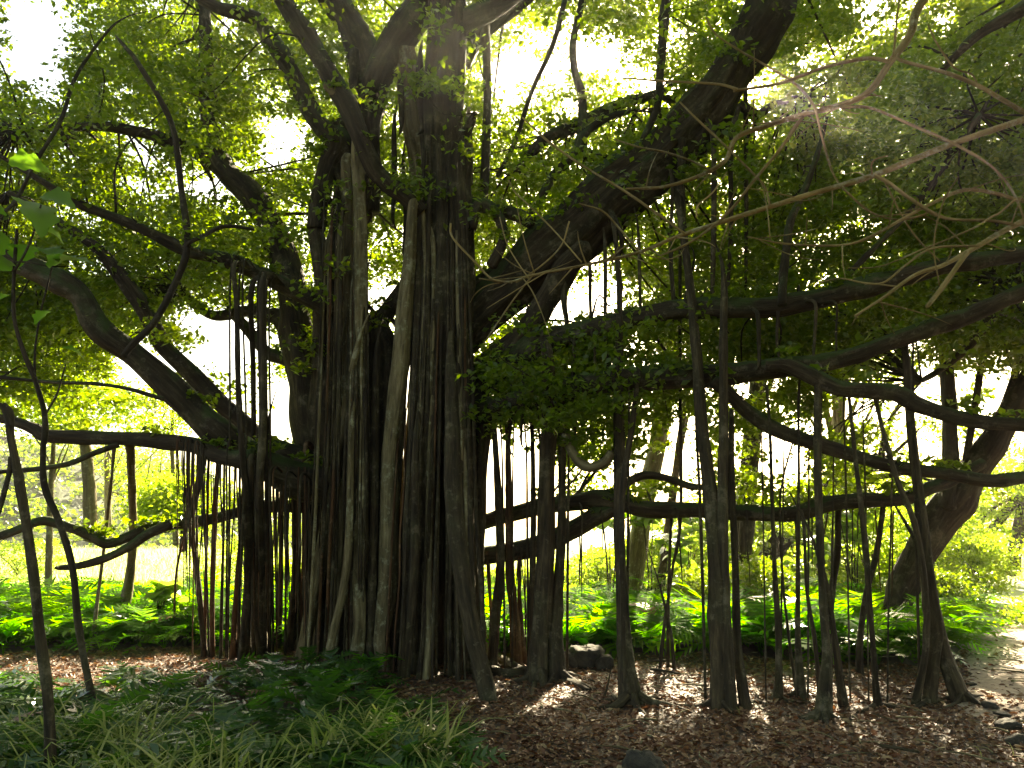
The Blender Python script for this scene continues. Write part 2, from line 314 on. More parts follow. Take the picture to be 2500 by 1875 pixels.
# sunny spots on the ground: no clump stands where it would shade them
SPOTS = [(*gp(2420, 1600)[:2], 1.1, 1.0), (*gp(330, 1640)[:2], .9, .5), (*gp(440, 1620)[:2], .6, .4), (*gp(2300, 1790)[:2], .25, .12)]
def lights_spot(P):
    t = P[:, 2]/SUN[2]; x = P[:, 0]-SUN[0]*t; y = P[:, 1]-SUN[1]*t; m = np.zeros(len(P), bool)
    for (a, b, rx, ry) in SPOTS: m |= ((x-a)/rx)**2 + ((y-b)/ry)**2 < 1
    return m
def sample_clumps(n, x0, x1, y0, y1, Ya, Yb, r, per_area=2.9, gap=.92):
    px = r.uniform(x0, x1, n); py = r.uniform(y0, y1, n); Y = r.uniform(Ya, Yb, n)
    keep = r.uniform(0, 1, n) < density(px, py)/per_area; keep &= ~in_gap(px, py, gap)
    keep &= ~((py > 560) & in_gap(px, py, 1.25))
    P = np.array([pix(a, b, c) for a, b, c in zip(px[keep], py[keep], Y[keep])])
    kx, ky = proj(P); ok = (P[:, 2] > 1.3) & ~lights_spot(P) & ~((kx > 2120) & (ky > 900) & (P[:, 1] < 12.5)); return P[ok]
# ---------------------------------------------------------------- the banyan
bc = gp(960, 1650)
banyan = empty('banyan_tree', (bc[0], 9.6, 0), 'huge many-stemmed banyan fig with a curtain of aerial roots and spreading mossy limbs', 'tree')
limb_pts = []
sd = [100]
def limb(pts, Y, mat='bark_moss', name='limb', sides=14, parent=banyan, **kw):
    sd[0] += 1; P, R = pl(pts, Y); R = R*.92; kw = dict(dict(flute=.07, k=3, seed=sd[0], n_per=8, lump=.05), **kw)
    D = spline(np.column_stack([P, R]), 6); limb_pts.append(D)
    return tube(name, P, R, M[mat], parent, sides=sides, **kw)
def root(pts, Y, mat='bark', name='aerial_root', base=False, sides=10, parent=banyan, **kw):
    """a root; base=True: its last point stands on the ground, which fixes its distance there"""
    sd[0] += 1
    if base: yb = gp(pts[-1][0], pts[-1][1])[1]; Y = [Y, yb] if not hasattr(Y, '__len__') else [*Y, yb]
    P, R = pl(pts, Y); R = R*(.86 if name == 'aerial_root' else 1)
    if not base and name == 'aerial_root': R[-1] *= .2
    if len(pts) > 2:                         # the upper end grows out of the nearest limb, or tapers off
        LQ = np.vstack(limb_pts); dd = LQ[:, :3]-P[0]; ok = (np.abs(dd[:, 0]) < .2) & (dd[:, 2] > -.1) & (np.abs(dd[:, 1]) < .9)
        dist = np.where(ok, np.abs(dd[:, 2]) + np.abs(dd[:, 0]) + .4*np.abs(dd[:, 1]), 9); j = dist.argmin()
        if (np.linalg.norm(dd, axis=1) < LQ[:, 3]*1.25 + .04).any(): pass
        elif dist[j] < .9: 
            if dd[j, 2] > .1 or abs(dd[j, 1]) > .1: P = np.vstack([LQ[j, :3], P]); R = np.concatenate([[R[0]*.8], R])
        else:
            u_ = (P[0]-P[1]); u_ /= np.linalg.norm(u_); P = np.vstack([P[0] + u_*.75 + [0, .45, 0], P[0] + u_*.35 + [0, .12, 0], P]); R = np.concatenate([[R[0]*.25, R[0]*.6], R])
    if base:
        P[-1][2] = gh(P[-1][0], P[-1][1]) - .03; R[-1] *= .70
        if R[-1] > .055 and P[-1][1] < 9.6 and name == 'aerial_root':
            q = np.random.default_rng(sd[0]*3+1); a0 = q.uniform(0, 6.3); nt_ = q.integers(3, 6)
            for k_ in range(nt_):
                a_ = a0 + k_*6.28/nt_ + q.normal(0, .35); L_ = q.uniform(2.0, 4.6)*R[-1] + .06; w_ = R[-1]*q.uniform(.22, .42); bend = q.normal(0, .25)
                TP = [[P[-1][0]+math.cos(a_+bend*f)*(R[-1]*.55+L_*f), P[-1][1]+math.sin(a_+bend*f)*(R[-1]*.55+L_*f), 0] for f in (0, .3, .65, 1)]
                for p_, hz_ in zip(TP, (R[-1]*.9, w_*.55, w_*.1, -w_*.5)): p_[2] = float(gh(p_[0], p_[1])) + hz_
                tube('surface_root', TP, [w_*1.25, w_, w_*.65, w_*.25], M[mat], parent, sides=8, seed=sd[0]*9+k_, n_per=5)
    kw = dict(dict(flute=.12, k=4, seed=sd[0], n_per=8, lump=.05), **kw); sides = int(sides*1.5)
    return tube(name, P, R, M[mat], parent, sides=sides, **kw)
# left limbs
limb([(800,1190,95),(700,1160,88),(600,1110,80),(520,1050,76),(430,960,70),(330,870,66),(262,822,70),(228,785,66),(190,715,60),(120,675,58),(60,650,56),(-60,610,50),(-260,520,36)], [9.5,9.1,8.7,8.5,8.3])
limb([(760,1130,60),(650,1085,55),(560,1005,50),(480,925,46),(400,845,44),(365,780,42),(325,715,40),(280,655,38),(230,600,30),(140,540,22),(20,470,14)], [10.2,9.6,9.3])
limb([(800,755,44),(700,700,42),(633,667,40),(540,630,36),(452,610,32),(330,550,28),(192,497,24),(100,440,16),(0,380,10)], [9.6,8.9,8.4])
limb([(770,1100,90),(745,900,85),(720,760,78),(690,620,72),(620,485,66),(545,412,60),(515,330,48),(505,200,38),(500,60,32),(492,-80,26)], [10.3,10.8], mat='bark')
limb([(560,430,40),(498,382,38),(430,350,34),(358,325,30),(253,308,24),(150,312,18),(40,318,12)], [10.7,10.2])
limb([(770,560,46),(780,480,50),(802,400,58),(824,350,62),(769,290,48),(718,190,46),(663,97,44),(630,50,42),(590,34,38),(527,17,34),(470,-20,30)], [9.7,9.4])
limb([(1030,520,48),(990,480,48),(950,450,48),(918,418,46),(895,371,48),(874,316,50),(845,253,50),(806,185,52),(769,118,50),(727,55,52),(690,-5,50),(660,-80,46)], [9.0,8.6,8.7])
limb([(838,243,26),(812,222,24),(793,209,14)], 8.58, mat='bark_pale', name='broken_stub', sides=8)
limb([(905,520,50),(905,420,58),(904,310,60),(912,210,92),(880,110,78),(850,50,68),(805,-15,66),(770,-100,60)], [9.9,9.6])
limb([(905,235,70),(945,140,84),(1000,60,88),(1050,-20,86),(1090,-110,80)], [9.6,9.3])
limb([(875,900,46),(890,820,50),(925,785,46),(959,740,46),(990,700,44),(1020,650,40)], [9.9,10.0], mat='bark')
limb([(1120,150,60),(1160,90,50),(1220,40,46),(1300,-20,40)], [10.0,10.3])
limb([(1125,350,24),(1148,300,26),(1160,275,14)], [9.0,8.8], name='broken_stub', sides=8)
limb([(735,1000,40),(690,790,36),(655,770,34),(600,760,30),(520,770,26),(450,720,22)], [10.5,11])
limb([(790,930,36),(700,880,34),(650,860,30),(600,800,28),(560,760,24)], [10.6,11.2])
# the low limbs on the meadow side of the trunk
limb([(620,1120,50),(560,1118,42),(506,1102,38),(464,1085,38),(338,1073,36),(211,1068,36),(118,1064,36),(84,1047,30),(25,1026,24),(-80,1010,20)], [8.8,9.2,9.2])
limb([(800,1236,36),(700,1236,34),(654,1238,32),(582,1251,30),(527,1266,30),(464,1276,30),(380,1285,28),(316,1310,27),(262,1327,27),(219,1306,26),(169,1289,24),(110,1272,24),(63,1285,22),(0,1310,20),(-90,1330,16)], [10.2,9.3,8.6])
limb([(420,1280,26),(360,1305,25),(316,1335,24),(253,1365,22),(190,1382,20),(150,1386,16),(135,1386,8)], [9.3,8.9], sides=9)
limb([(290,1085,16),(232,1106,15),(169,1132,14),(84,1146,13),(0,1153,12),(-60,1165,10)], [9.15,8.8], sides=8)
limb([(400,975,12),(316,950,11),(232,937,10),(127,933,9),(0,921,9),(-60,915,8)], [8.35,8.0], sides=8)
# right limbs
limb([(1080,900,90),(1165,780,115),(1275,680,130),(1395,580,145),(1500,475,150),(1610,390,145),(1690,305,130),(1755,225,112),(1805,140,105),(1870,40,100),(1920,-60,90),(1980,-200,70)], [9.6,9.2,8.8,8.6], sides=26, flute=.10, k=7, twist=.6, n_per=10)
limb([(1140,960,80),(1200,890,80),(1284,820,72),(1330,740,66),(1380,660,60),(1430,600,50)], [9.6,9.2,8.9], mat='bark', sides=16, k=5)
limb([(1120,740,60),(1180,695,56),(1260,640,52),(1330,590,50),(1400,540,46)], [9.7,9.3], sides=12)
limb([(1120,980,70),(1200,910,66),(1242,892,62),(1326,838,58),(1411,811,54),(1495,790,52),(1580,769,52),(1664,756,58),(1748,752,56),(1875,752,56),(1950,739,54),(2011,728,54),(2095,705,54),(2180,685,50),(2306,650,46),(2500,620,40),(2650,590,34)], [9.6,9.0,8.3,8.0,7.6])
limb([(1110,1020,70),(1220,990,62),(1326,958,58),(1410,940,58),(1495,929,60),(1622,918,66),(1748,915,58),(1870,900,56),(1969,888,50),(2074,870,46),(2159,840,46),(2264,802,46),(2348,777,44),(2433,739,42),(2500,710,40),(2640,650,34)], [9.5,8.6,7.9,7.7,7.6])
limb([(1870,890,34),(1920,892,40),(1969,912,40),(2053,948,42),(2180,958,42),(2243,988,42),(2327,1017,40),(2400,1030,38),(2500,1038,36),(2640,1050,30)], [7.8,7.5,7.3])
limb([(1740,930,34),(1782,965,36),(1821,1003,38),(1884,1045,38),(1969,1077,38),(2074,1110,36),(2180,1140,36),(2306,1157,34),(2412,1174,34),(2500,1165,30),(2620,1140,26)], [8.0,8.1,8.2])
limb([(1100,1300,40),(1180,1275,40),(1305,1241,40),(1390,1229,42),(1453,1220,46),(1510,1226,46),(1580,1244,42),(1706,1246,40),(1800,1252,40),(1896,1256,40),(1960,1250,42),(2011,1233,42),(2095,1222,38),(2201,1218,36),(2264,1195,34),(2320,1172,32),(2400,1130,28)], [10.0,9.2,8.9,8.7,9.0])
limb([(1020,1395,46),(1056,1378,48),(1191,1356,48),(1305,1335,50),(1390,1297,52),(1453,1262,44),(1510,1238,30)], [10.0,9.4,9.1])
limb([(1080,480,40),(1180,505,36),(1260,525,36),(1300,545,36)], [9.2,9.0], sides=10)
limb([(1150,560,30),(1170,500,30),(1210,520,28),(1230,580,26),(1200,650,30)], [9.0,8.9], sides=10)
limb([(1380,1060,26),(1395,1100,26),(1415,1130,26),(1440,1142,26),(1475,1130,24),(1492,1105,20)], [8.4,8.2], mat='bark_pale', sides=9)
limb([(1525,1180,24),(1570,1160,22),(1620,1165,20),(1680,1185,18),(1720,1190,16)], [8.4,8.6], sides=9)
limb([(1910,745,26),(1912,680,24),(1920,610,22),(1930,540,20),(1970,450,16),(2000,360,12),(2020,280,8)], [7.9,8.3], sides=9)
limb([(1420,360,30),(1422,240,22),(1405,180,20),(1398,110,20),(1415,30,18),(1430,-60,16)], [10.2,10.4], sides=9)
limb([(1300,520,22),(1350,430,26),(1400,380,28),(1425,330,24),(1480,290,18),(1540,270,12)], [9.5,10.2], sides=9)
limb([(1250,430,26),(1330,340,30),(1400,310,34),(1500,260,30),(1600,230,22)], [10.0,10.8], sides=10)
limb([(1640,-120,30),(1626,0,28),(1620,80,26),(1612,180,22),(1605,260,20),(1570,340,18)], [9.4,8.9], sides=9)
limb([(1180,0,26),(1190,200,22),(1185,400,24),(1180,500,22)], [9.8,9.4], sides=9, mat='bark')
limb([(1380,0,14),(1350,110,14),(1300,220,13),(1260,340,12),(1215,430,12)], [9.9,9.4], sides=8)
limb([(1110,60,60),(1200,20,52),(1290,-40,46)], [9.2,9.4])
limb([(2390,280,16),(2250,480,14),(2100,640,16),(2000,740,20)], [8.6,8.0], sides=8)
limb([(2480,690,26),(2380,830,22),(2300,900,18),(2250,930,14)], [8.6,9.2], sides=8)
limb([(1805,255,26),(1850,278,22),(1890,255,18),(1960,235,14)], [8.7,8.8], sides=8)
limb([(2600,-40,40),(2480,30,34),(2380,90,26),(2300,170,16)], [8.0,8.3], sides=9)
# hanging vine stems
root([(310,120,9),(329,143,11),(392,245,13),(426,329,14),(443,464,15),(458,591,17),(435,675,17),(380,781,16),(329,836,16),(300,870,14)], [8.6,8.3], 'bark_dark', 'hanging_stem', sides=7)
root([(458,600,10),(500,575,10),(549,553,9),(620,560,7)], [8.4,8.8], 'bark_dark', 'hanging_stem', sides=6)
root([(260,80,6),(186,186,8),(148,295,9),(84,401,9),(42,485,9),(0,527,8),(-40,560,8)], [8.5,7.9], 'bark_dark', 'hanging_stem', sides=6)
# trunk columns traced from the photograph
tr = lambda *a, **k: root(*a, name='trunk_column', sides=26, twist=.04, **k)
tr([(1092,-90,80),(1092,60,76),(1085,200,82),(1082,300,88),(1085,420,96),(1090,600,104),(1085,760,100),(1068,900,80),(1050,1050,60),(1035,1250,55),(1025,1480,58),(1018,1645,90)], 9.3, 'bark', base=True, flute=.13, k=8)
tr([(985,120,50),(1000,200,54),(1012,300,58),(1035,420,60),(1050,600,60),(1040,850,62),(1030,1100,66),(1010,1350,70),(985,1600,90)], 9.5, 'bark_pale', base=True, flute=.12, k=5)
tr([(1095,820,50),(1100,950,56),(1112,1100,46),(1124,1250,42),(1130,1450,44),(1138,1640,80)], 9.4, 'bark', base=True, flute=.13, k=8)
tr([(1120,420,48),(1128,650,48),(1122,850,44),(1128,1050,46),(1120,1250,46),(1125,1450,50),(1128,1640,80)], 9.0, 'bark', base=True, flute=.14, k=5)
tr([(940,860,60),(935,1000,75),(930,1200,90),(930,1400,95),(930,1620,120)], 9.9, 'bark', base=True, flute=.13, k=8)
tr([(895,800,60),(885,950,80),(880,1150,90),(870,1350,90),(860,1610,120)], 9.8, 'bark', base=True, flute=.13, k=8)
tr([(850,340,50),(835,600,50),(820,850,60),(810,1050,70),(800,1250,70),(790,1450,75),(775,1600,110)], 9.9, 'bark', base=True, flute=.13, k=8)
tr([(790,700,40),(785,900,46),(778,1100,56),(770,1350,60),(755,1590,90)], 9.8, 'bark', base=True, flute=.14, k=5)
tr([(1160,900,60),(1165,1050,56),(1160,1250,50),(1155,1450,46),(1150,1640,80)], 9.6, 'bark', base=True, flute=.14, k=5)
pc = lambda pts, Y, mat='bark_pale', **k: root(pts, Y, mat, name='trunk_root', base=True, sides=12, twist=.05, lump=.025, knots=.6, **k)
pc([(848,385,24),(850,500,25),(850,700,25),(846,860,22),(838,1060,20),(832,1250,20),(824,1450,22),(812,1625,34)], 9.1)
pc([(872,360,28),(878,500,30),(880,620,32),(879,853,32),(874,980,30),(866,1064,32),(869,1233,33),(870,1344,34),(878,1512,30),(872,1590,34),(868,1642,56)], 8.9)
pc([(1008,500,20),(1001,621,26),(990,727,32),(980,853,36),(967,980,38),(954,1106,38),(950,1259,40),(946,1428,40),(932,1555,34),(935,1600,36),(940,1640,70)], 8.8)
pc([(864,890,16),(858,940,22),(836,1064,26),(809,1200,26),(781,1386,28),(756,1512,27),(743,1576,28),(735,1612,40)], 8.9)
pc([(858,1060,12),(855,1200,15),(850,1344,18),(836,1450,18),(811,1555,18),(794,1645,28)], 8.8)
pc([(1100,900,26),(1104,1050,36),(1106,1175,44),(1115,1302,44),(1132,1428,40),(1157,1555,38),(1182,1660,40),(1196,1718,56)], 8.6, 'bark')
pc([(1015,1100,16),(1013,1300,20),(1005,1470,22),(992,1597,22),(985,1660,34)], 8.7, 'bark')
pc([(828,600,10),(826,850,12),(822,1100,12),(815,1300,13),(806,1480,14),(800,1620,20)], 9.1)
pc([(803,620,10),(804,850,11),(800,1100,13),(790,1300,14),(782,1450,14),(768,1605,22)], 9.2)
pc([(893,450,10),(893,700,11),(892,950,12),(895,1250,14),(900,1450,15),(905,1635,24)], 9.1, 'bark')
pc([(918,900,14),(915,1100,18),(912,1300,20),(906,1500,20),(900,1640,34)], 9.0, 'bark')
pc([(1135,1150,20),(1145,1300,22),(1150,1450,22),(1160,1640,36)], 9.2, 'bark')
pc([(1172,1120,12),(1172,1250,13),(1175,1400,14),(1180,1640,22)], 9.3, 'bark')
for (xa, xb, y0, wd, mt) in [(1062,1058,700,22,'bark'),(1078,1072,760,16,'bark_dark'),(1066,1048,900,20,'bark'),(1086,1100,820,24,'bark_dark'),(1075,1086,1000,14,'bark'),(1050,1062,1150,12,'bark_backlit'),(1094,1096,1100,13,'bark_dark'),(1040,1040,900,26,'bark_dark')]:
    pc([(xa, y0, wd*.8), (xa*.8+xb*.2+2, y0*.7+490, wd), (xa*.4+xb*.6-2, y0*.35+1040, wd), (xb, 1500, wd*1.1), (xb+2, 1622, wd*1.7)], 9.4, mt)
# columns filling the fused trunk
r = np.random.default_rng(21)
for i in range(46):
    left = r.uniform() < .42
    bx = r.uniform(752, 900) if left else r.uniform(900, 1178); by = r.uniform(1575, 1630) if left else r.uniform(1580, 1650)
    txx = (800 + (bx-752)*.62) if left else (1005 + (bx-900)*.5); ty = r.uniform(420, 900) if left else r.uniform(250, 950)
    if not left and ty > 760: txx = bx*.55 + txx*.45
    if 1040 < bx < 1102: continue
    w0 = r.uniform(9, 26); n = 6; pts = []
    for j in range(n):
        s = j/(n-1); pts.append((txx+(bx-txx)*s**1.1 + r.normal(0, 3), ty+(by-ty)*s, w0*(.7+.35*s) + (w0*.6 if j == n-1 else 0)))
    root(pts, r.uniform(9.5, 10.1), ['bark', 'bark', 'bark_dark', 'bark_pale', 'bark_backlit'][r.integers(0, 5)], name='trunk_root', base=True, sides=9, twist=.05, lump=.025)
for i in range(34):
    bx = r.uniform(975, 1182); by = r.uniform(1630, 1668); txx = 1022 + (bx-975)*.58 + r.normal(0, 4); ty = r.uniform(330, 1000); w0 = r.uniform(7, 17); pts = []
    if 1045 < bx < 1100: continue
    for j in range(7):
        s = j/6; pts.append((txx+(bx-txx)*s**1.25 + r.normal(0, 2.5), ty+(by-ty)*s, w0*(.75+.35*s) + (w0*.7 if j == 6 else 0)))
    root(pts, [8.95, 8.9], ['bark', 'bark', 'bark_dark', 'bark_pale'][r.integers(0, 4)], name='trunk_root', base=True, sides=7, twist=.05, lump=.025)
# fine straight strands running down the face of the trunk
for i in range(70):
    left = i < 34
    bx = r.uniform(742, 905) if left else r.uniform(930, 1182); by = r.uniform(1600, 1640) if left else r.uniform(1630, 1668)
    txx = (788 + (bx-742)*.68) if left else (1018 + (bx-930)*.5); ty = r.uniform(430, 1050) if left else r.uniform(300, 1100)
    if not left and ty > 800: txx = bx*.6 + txx*.4
    w0 = r.uniform(3.5, 9); pts = [(txx+(bx-txx)*(j/5)**1.2 + r.normal(0, 1.5), ty+(by-ty)*j/5, w0*(.8+.3*j/5)) for j in range(6)]
    root(pts, [9.0, 8.85], ['bark', 'bark_pale', 'bark_dark', 'bark_backlit', 'bark'][r.integers(0, 5)], name='trunk_strand', base=True, sides=5, twist=.05, lump=.02, flute=.05)
# roots of the left side
rt = lambda pts, Y, mat='bark', **k: root(pts, Y, mat, base=True, **k)
rt([(318,1075,26),(322,1190,23),(325,1300,22),(318,1400,26),(304,1480,28),(300,1512,44)], [9.2,11], 'bark_pale')
rt([(500,1095,24),(485,1180,20),(470,1250,16),(470,1300,14),(477,1365,15),(489,1470,17),(497,1560,18),(500,1598,30)], 9.1)
rt([(510,1100,8),(505,1300,8),(502,1428,10),(500,1600,12)], 9.0, 'bark_backlit', sides=6)
rt([(534,1090,9),(528,1200,13),(522,1330,15),(518,1480,14),(520,1598,20)], 8.9, 'bark_backlit', sides=8)
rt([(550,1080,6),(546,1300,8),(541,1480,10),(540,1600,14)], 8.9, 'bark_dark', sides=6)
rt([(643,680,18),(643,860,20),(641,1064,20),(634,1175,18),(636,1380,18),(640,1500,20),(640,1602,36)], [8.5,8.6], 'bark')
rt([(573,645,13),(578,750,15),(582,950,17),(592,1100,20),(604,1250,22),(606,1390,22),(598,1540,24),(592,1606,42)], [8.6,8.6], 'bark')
rt([(600,1120,12),(590,1300,14),(578,1450,16),(568,1604,24)], 8.7, 'bark_backlit', sides=8)
rt([(612,1130,16),(616,1300,18),(625,1470,20),(640,1604,34)], 8.6, 'bark', sides=8)
rt([(615,700,14),(618,900,14),(620,1100,14),(622,1300,14),(618,1600,24)], 8.7, 'bark_dark', sides=8)
rt([(655,1060,7),(655,1300,8),(655,1598,12)], 9.2, 'bark_dark', sides=6)
rt([(688,1150,12),(686,1344,13),(684,1470,15),(680,1585,24)], 9.6, 'bark', sides=8)
rt([(718,1150,18),(722,1386,20),(714,1500,24),(706,1590,46)], 9.5, 'bark', sides=10)
rt([(745,1100,14),(745,1350,18),(735,1590,34)], 9.7, 'bark_backlit', sides=9)
rt([(470,1085,6),(462,1250,6),(430,1400,7),(425,1560,9)], [9.2,10], 'bark_backlit', sides=6)
rt([(282,1085,6),(268,1200,7),(253,1344,8),(228,1545,9)], [9.2,9.6], 'bark_pale', sides=6)
for (xa, xb, y0, wd) in [(630,650,690,8),(652,648,690,9),(660,660,700,6),(586,584,660,7),(594,612,655,6),(565,556,650,6),(600,580,1100,9),(622,630,1120,8),(660,668,1150,8),(700,697,1160,7),(735,728,1165,9),(668,676,1150,5),(556,552,1085,6),(490,512,1090,6),(476,470,1088,4)]:
    rt([(xa, y0, wd*.8), (xa*.6+xb*.4, y0*.6+640, wd), (xa*.3+xb*.7, 1420, wd), (xb, 1600, wd*1.4)], [8.75, 8.8], ['bark', 'bark_dark', 'bark_backlit'][int(xa) % 3], sides=5)
for (xa, xb, y0, wd, Y) in [(1226,1232,1120,7,9.4),(1252,1250,1130,6,9.4),(1285,1290,1100,7,9.2),(1318,1308,1100,8,9.0),(1352,1345,1060,9,8.9),(1388,1384,1060,8,8.9),(1536,1530,1000,8,8.2),(1700,1722,980,9,8.0),(1775,1775,980,8,7.9),(1858,1870,1010,5,8.1),(1915,1905,1060,5,8.2),(1975,1972,1085,6,8.1),(2035,2030,1100,5,8.2),(2060,2075,960,6,7.8),(2108,2120,960,5,7.8),(2230,2245,960,8,7.8),(2180,2165,1140,6,8.3)]:
    rt([(xa, y0, wd*.8), (xa*.6+xb*.4, y0*.6+640, wd), (xa*.3+xb*.7, 1450, wd), (xb, 1640 if Y > 8.8 else 1712, wd*1.4)], [Y, Y], ['bark', 'bark_dark', 'bark'][int(xa) % 3], sides=5)
# roots of the right side
rt([(1335,860,30),(1340,1000,38),(1333,1175,44),(1331,1344,44),(1322,1512,46),(1318,1600,60),(1318,1665,95)], [8.6,8.9], 'bark', flute=.16, k=5, sides=16)
rt([(1372,1020,20),(1372,1200,20),(1370,1323,25),(1360,1470,30),(1356,1580,40),(1362,1668,70)], [8.8,9.0], 'bark', flute=.12, sides=12)
rt([(1300,1080,12),(1302,1250,16),(1300,1400,18),(1296,1640,34)], 9.2, 'bark', sides=9)
rt([(1210,1100,18),(1218,1250,24),(1222,1380,26),(1212,1480,28),(1200,1635,44)], 9.3, 'bark', sides=10)
rt([(1240,1110,16),(1243,1250,20),(1245,1400,22),(1255,1500,24),(1262,1630,44)], 9.3, 'bark_backlit', sides=10)
rt([(1268,1340,10),(1268,1450,12),(1275,1560,16),(1282,1625,30)], 9.4, 'bark_backlit', sides=8)
rt([(1190,1345,12),(1196,1450,10),(1205,1560,12),(1212,1630,20)], 9.5, 'bark_backlit', sides=8)
rt([(1282,1350,5),(1282,1450,5),(1284,1610,7)], 9.6, 'bark_dark', sides=6)
rt([(1300,1360,6),(1303,1480,8),(1304,1610,10)], 9.6, 'bark_dark', sides=6)
rt([(1500,560,12),(1512,700,16),(1512,900,22),(1512,1064,28),(1512,1175,27),(1512,1302,28),(1518,1428,30),(1525,1555,36),(1533,1650,50),(1545,1728,92)], [8.6,8.4,8.0], 'bark', flute=.13, k=5, sides=14)
rt([(1560,900,12),(1545,1030,16),(1530,1120,18),(1520,1200,18)][::1] + [(1518,1300,16),(1520,1500,14),(1525,1726,20)], [8.3,8.0], 'bark_dark', sides=8)
rt([(1655,480,24),(1672,600,22),(1684,700,24),(1694,800,26),(1703,895,28),(1711,1022,30),(1724,1127,34),(1742,1275,42),(1748,1400,44),(1753,1512,46),(1757,1640,50),(1757,1734,80)], [8.7,8.0,7.6], 'bark', flute=.14, k=5, sides=14)
rt([(1768,700,16),(1766,811,22),(1766,1022,24),(1763,1200,24),(1768,1400,24),(1778,1600,26),(1786,1740,46)], [8.0,7.6], 'bark', sides=10)
rt([(1786,1000,12),(1786,1175,16),(1795,1386,18),(1799,1555,22),(1810,1660,26),(1822,1736,44)], [8.0,7.7], 'bark', sides=9)
rt([(1872,940,8),(1880,1060,9),(1884,1175,10),(1891,1386,14),(1899,1512,18),(1902,1639,20),(1898,1708,46)], [8.0,8.0], 'bark', sides=9)
rt([(1905,1210,6),(1910,1400,7),(1925,1550,8),(1945,1690,14)], [8.6,8.3], 'bark_dark', sides=6)
rt([(1952,930,7),(1950,1175,9),(1948,1386,12),(1948,1555,16),(1952,1650,24),(1956,1706,48)], [8.0,7.9], 'bark', sides=9)
rt([(1960,1260,8),(1970,1440,10),(1990,1570,12),(2000,1690,16)], [8.6,8.3], 'bark_dark', sides=7)
rt([(2000,900,20),(1998,937,20),(1996,1100,20),(1997,1175,20),(2003,1344,20),(2011,1491,22),(2018,1597,26),(2014,1690,40),(2008,1750,70)], [7.7,7.4], 'bark', flute=.13, sides=12)
rt([(2010,1400,12),(2024,1470,14),(2040,1576,16),(2050,1660,20),(2060,1722,42)], [7.5,7.5], 'bark', sides=9)
rt([(2068,930,9),(2076,1000,10),(2087,1106,12),(2095,1175,13),(2112,1323,18),(2123,1470,16),(2133,1597,17),(2138,1680,20),(2145,1724,46)], [7.7,7.5], 'bark', sides=9)
rt([(2160,1210,12),(2140,1350,14),(2115,1450,14),(2100,1560,16),(2098,1650,28)], [8.8,8.9], 'bark_dark', sides=8)
rt([(2128,940,10),(2140,985,12),(2159,1064,13),(2190,1170,15),(2226,1259,16),(2247,1344,18),(2262,1480,18),(2258,1600,20),(2230,1712,30)], [7.7,7.6], 'bark', sides=9)
rt([(2210,840,20),(2214,900,22),(2222,1022,25),(2239,1175,27),(2256,1302,30),(2268,1440,40),(2282,1540,44),(2276,1610,36),(2268,1708,54)], [7.9,7.8], 'bark', flute=.15, k=4, sides=14)
rt([(2270,1420,24),(2284,1500,32),(2306,1597,36),(2328,1660,44),(2350,1712,70)], [7.85,7.85], 'bark', flute=.13, sides=12)
rt([(1660,560,8),(1660,900,9),(1662,1250,10)] + [(1640,1400,9),(1618,1560,11),(1610,1636,16)], [9.0,9.4], 'bark_dark', sides=7)
rt([(1640,1240,7),(1632,1450,9),(1630,1632,14)], 9.3, 'bark', sides=7)
rt([(1628,1500,8),(1640,1560,9),(1646,1636,14)], 9.4, 'bark', sides=7)
rt([(2050,1230,16),(2045,1340,18),(2030,1450,18),(2020,1560,22),(2018,1620,34)], [9.2,10], 'bark_dark', sides=8)
# roots hanging free and climbing the upper limbs
for (x, y0, y1, wd, Y) in [(1512,560,640,12,8.6),(1478,640,930,10,8.8),(1560,600,780,9,8.7),(1440,640,800,12,8.9),(1740,330,760,15,8.5),(1785,350,750,13,8.6),(1640,430,800,11,8.7),(1820,200,740,12,8.8),(1665,340,560,24,8.7),
        (1380,680,800,18,9.0),(1900,760,900,10,7.9),(1850,770,905,12,7.9),(1990,740,890,9,7.8),(2040,740,880,7,7.8),(1275,900,1100,10,9.0),(1250,900,1120,9,9.2),(1402,830,1100,10,8.9),(1450,830,940,8,8.6),
        (865,120,330,22,9.5),(975,190,330,16,9.5),(962,330,560,14,9.6),(985,430,640,13,9.7),(1025,180,330,20,9.2)]:
    root([(x, y0, wd), (x + r.normal(0, 3), (y0+y1)/2, wd*.95), (x + r.normal(0, 4), y0*.12+y1*.88, wd*.7), (x + r.normal(0, 5), y1, wd*.4)], Y, ['bark', 'bark', 'bark_dark'][r.integers(0, 3)], sides=8)
# fine hanging rootlets, each its own strand
for k in range(100):
    side = r.uniform()
    if side < .45: x = r.uniform(430, 600); y0 = 1075 + (x-430)*.2; Y = 8.9; y1 = r.uniform(1200, 1500)
    elif side < .7: x = r.uniform(600, 760); y0 = 1140; Y = 9.2; y1 = r.uniform(1250, 1560)
    elif side < .85: x = r.uniform(1190, 1420); y0 = 1335 if x < 1330 else 1300; Y = 9.3; y1 = r.uniform(1400, 1600)
    else: x = r.uniform(1420, 2200); y0 = 1245; Y = 8.8; y1 = r.uniform(1290, 1480)
    wd = r.uniform(2.2, 4.5); dx = r.normal(0, 7)
    root([(x, y0, wd), (x+dx*.4+r.normal(0, 2), y0*.6+y1*.4, wd), (x+dx*.7, y0*.3+y1*.7, wd*.9), (x+dx, y1, wd*.5)], Y, ['bark_dark', 'bark_backlit', 'bark'][r.integers(0, 3)], name='hanging_rootlet', sides=5, n_per=4)
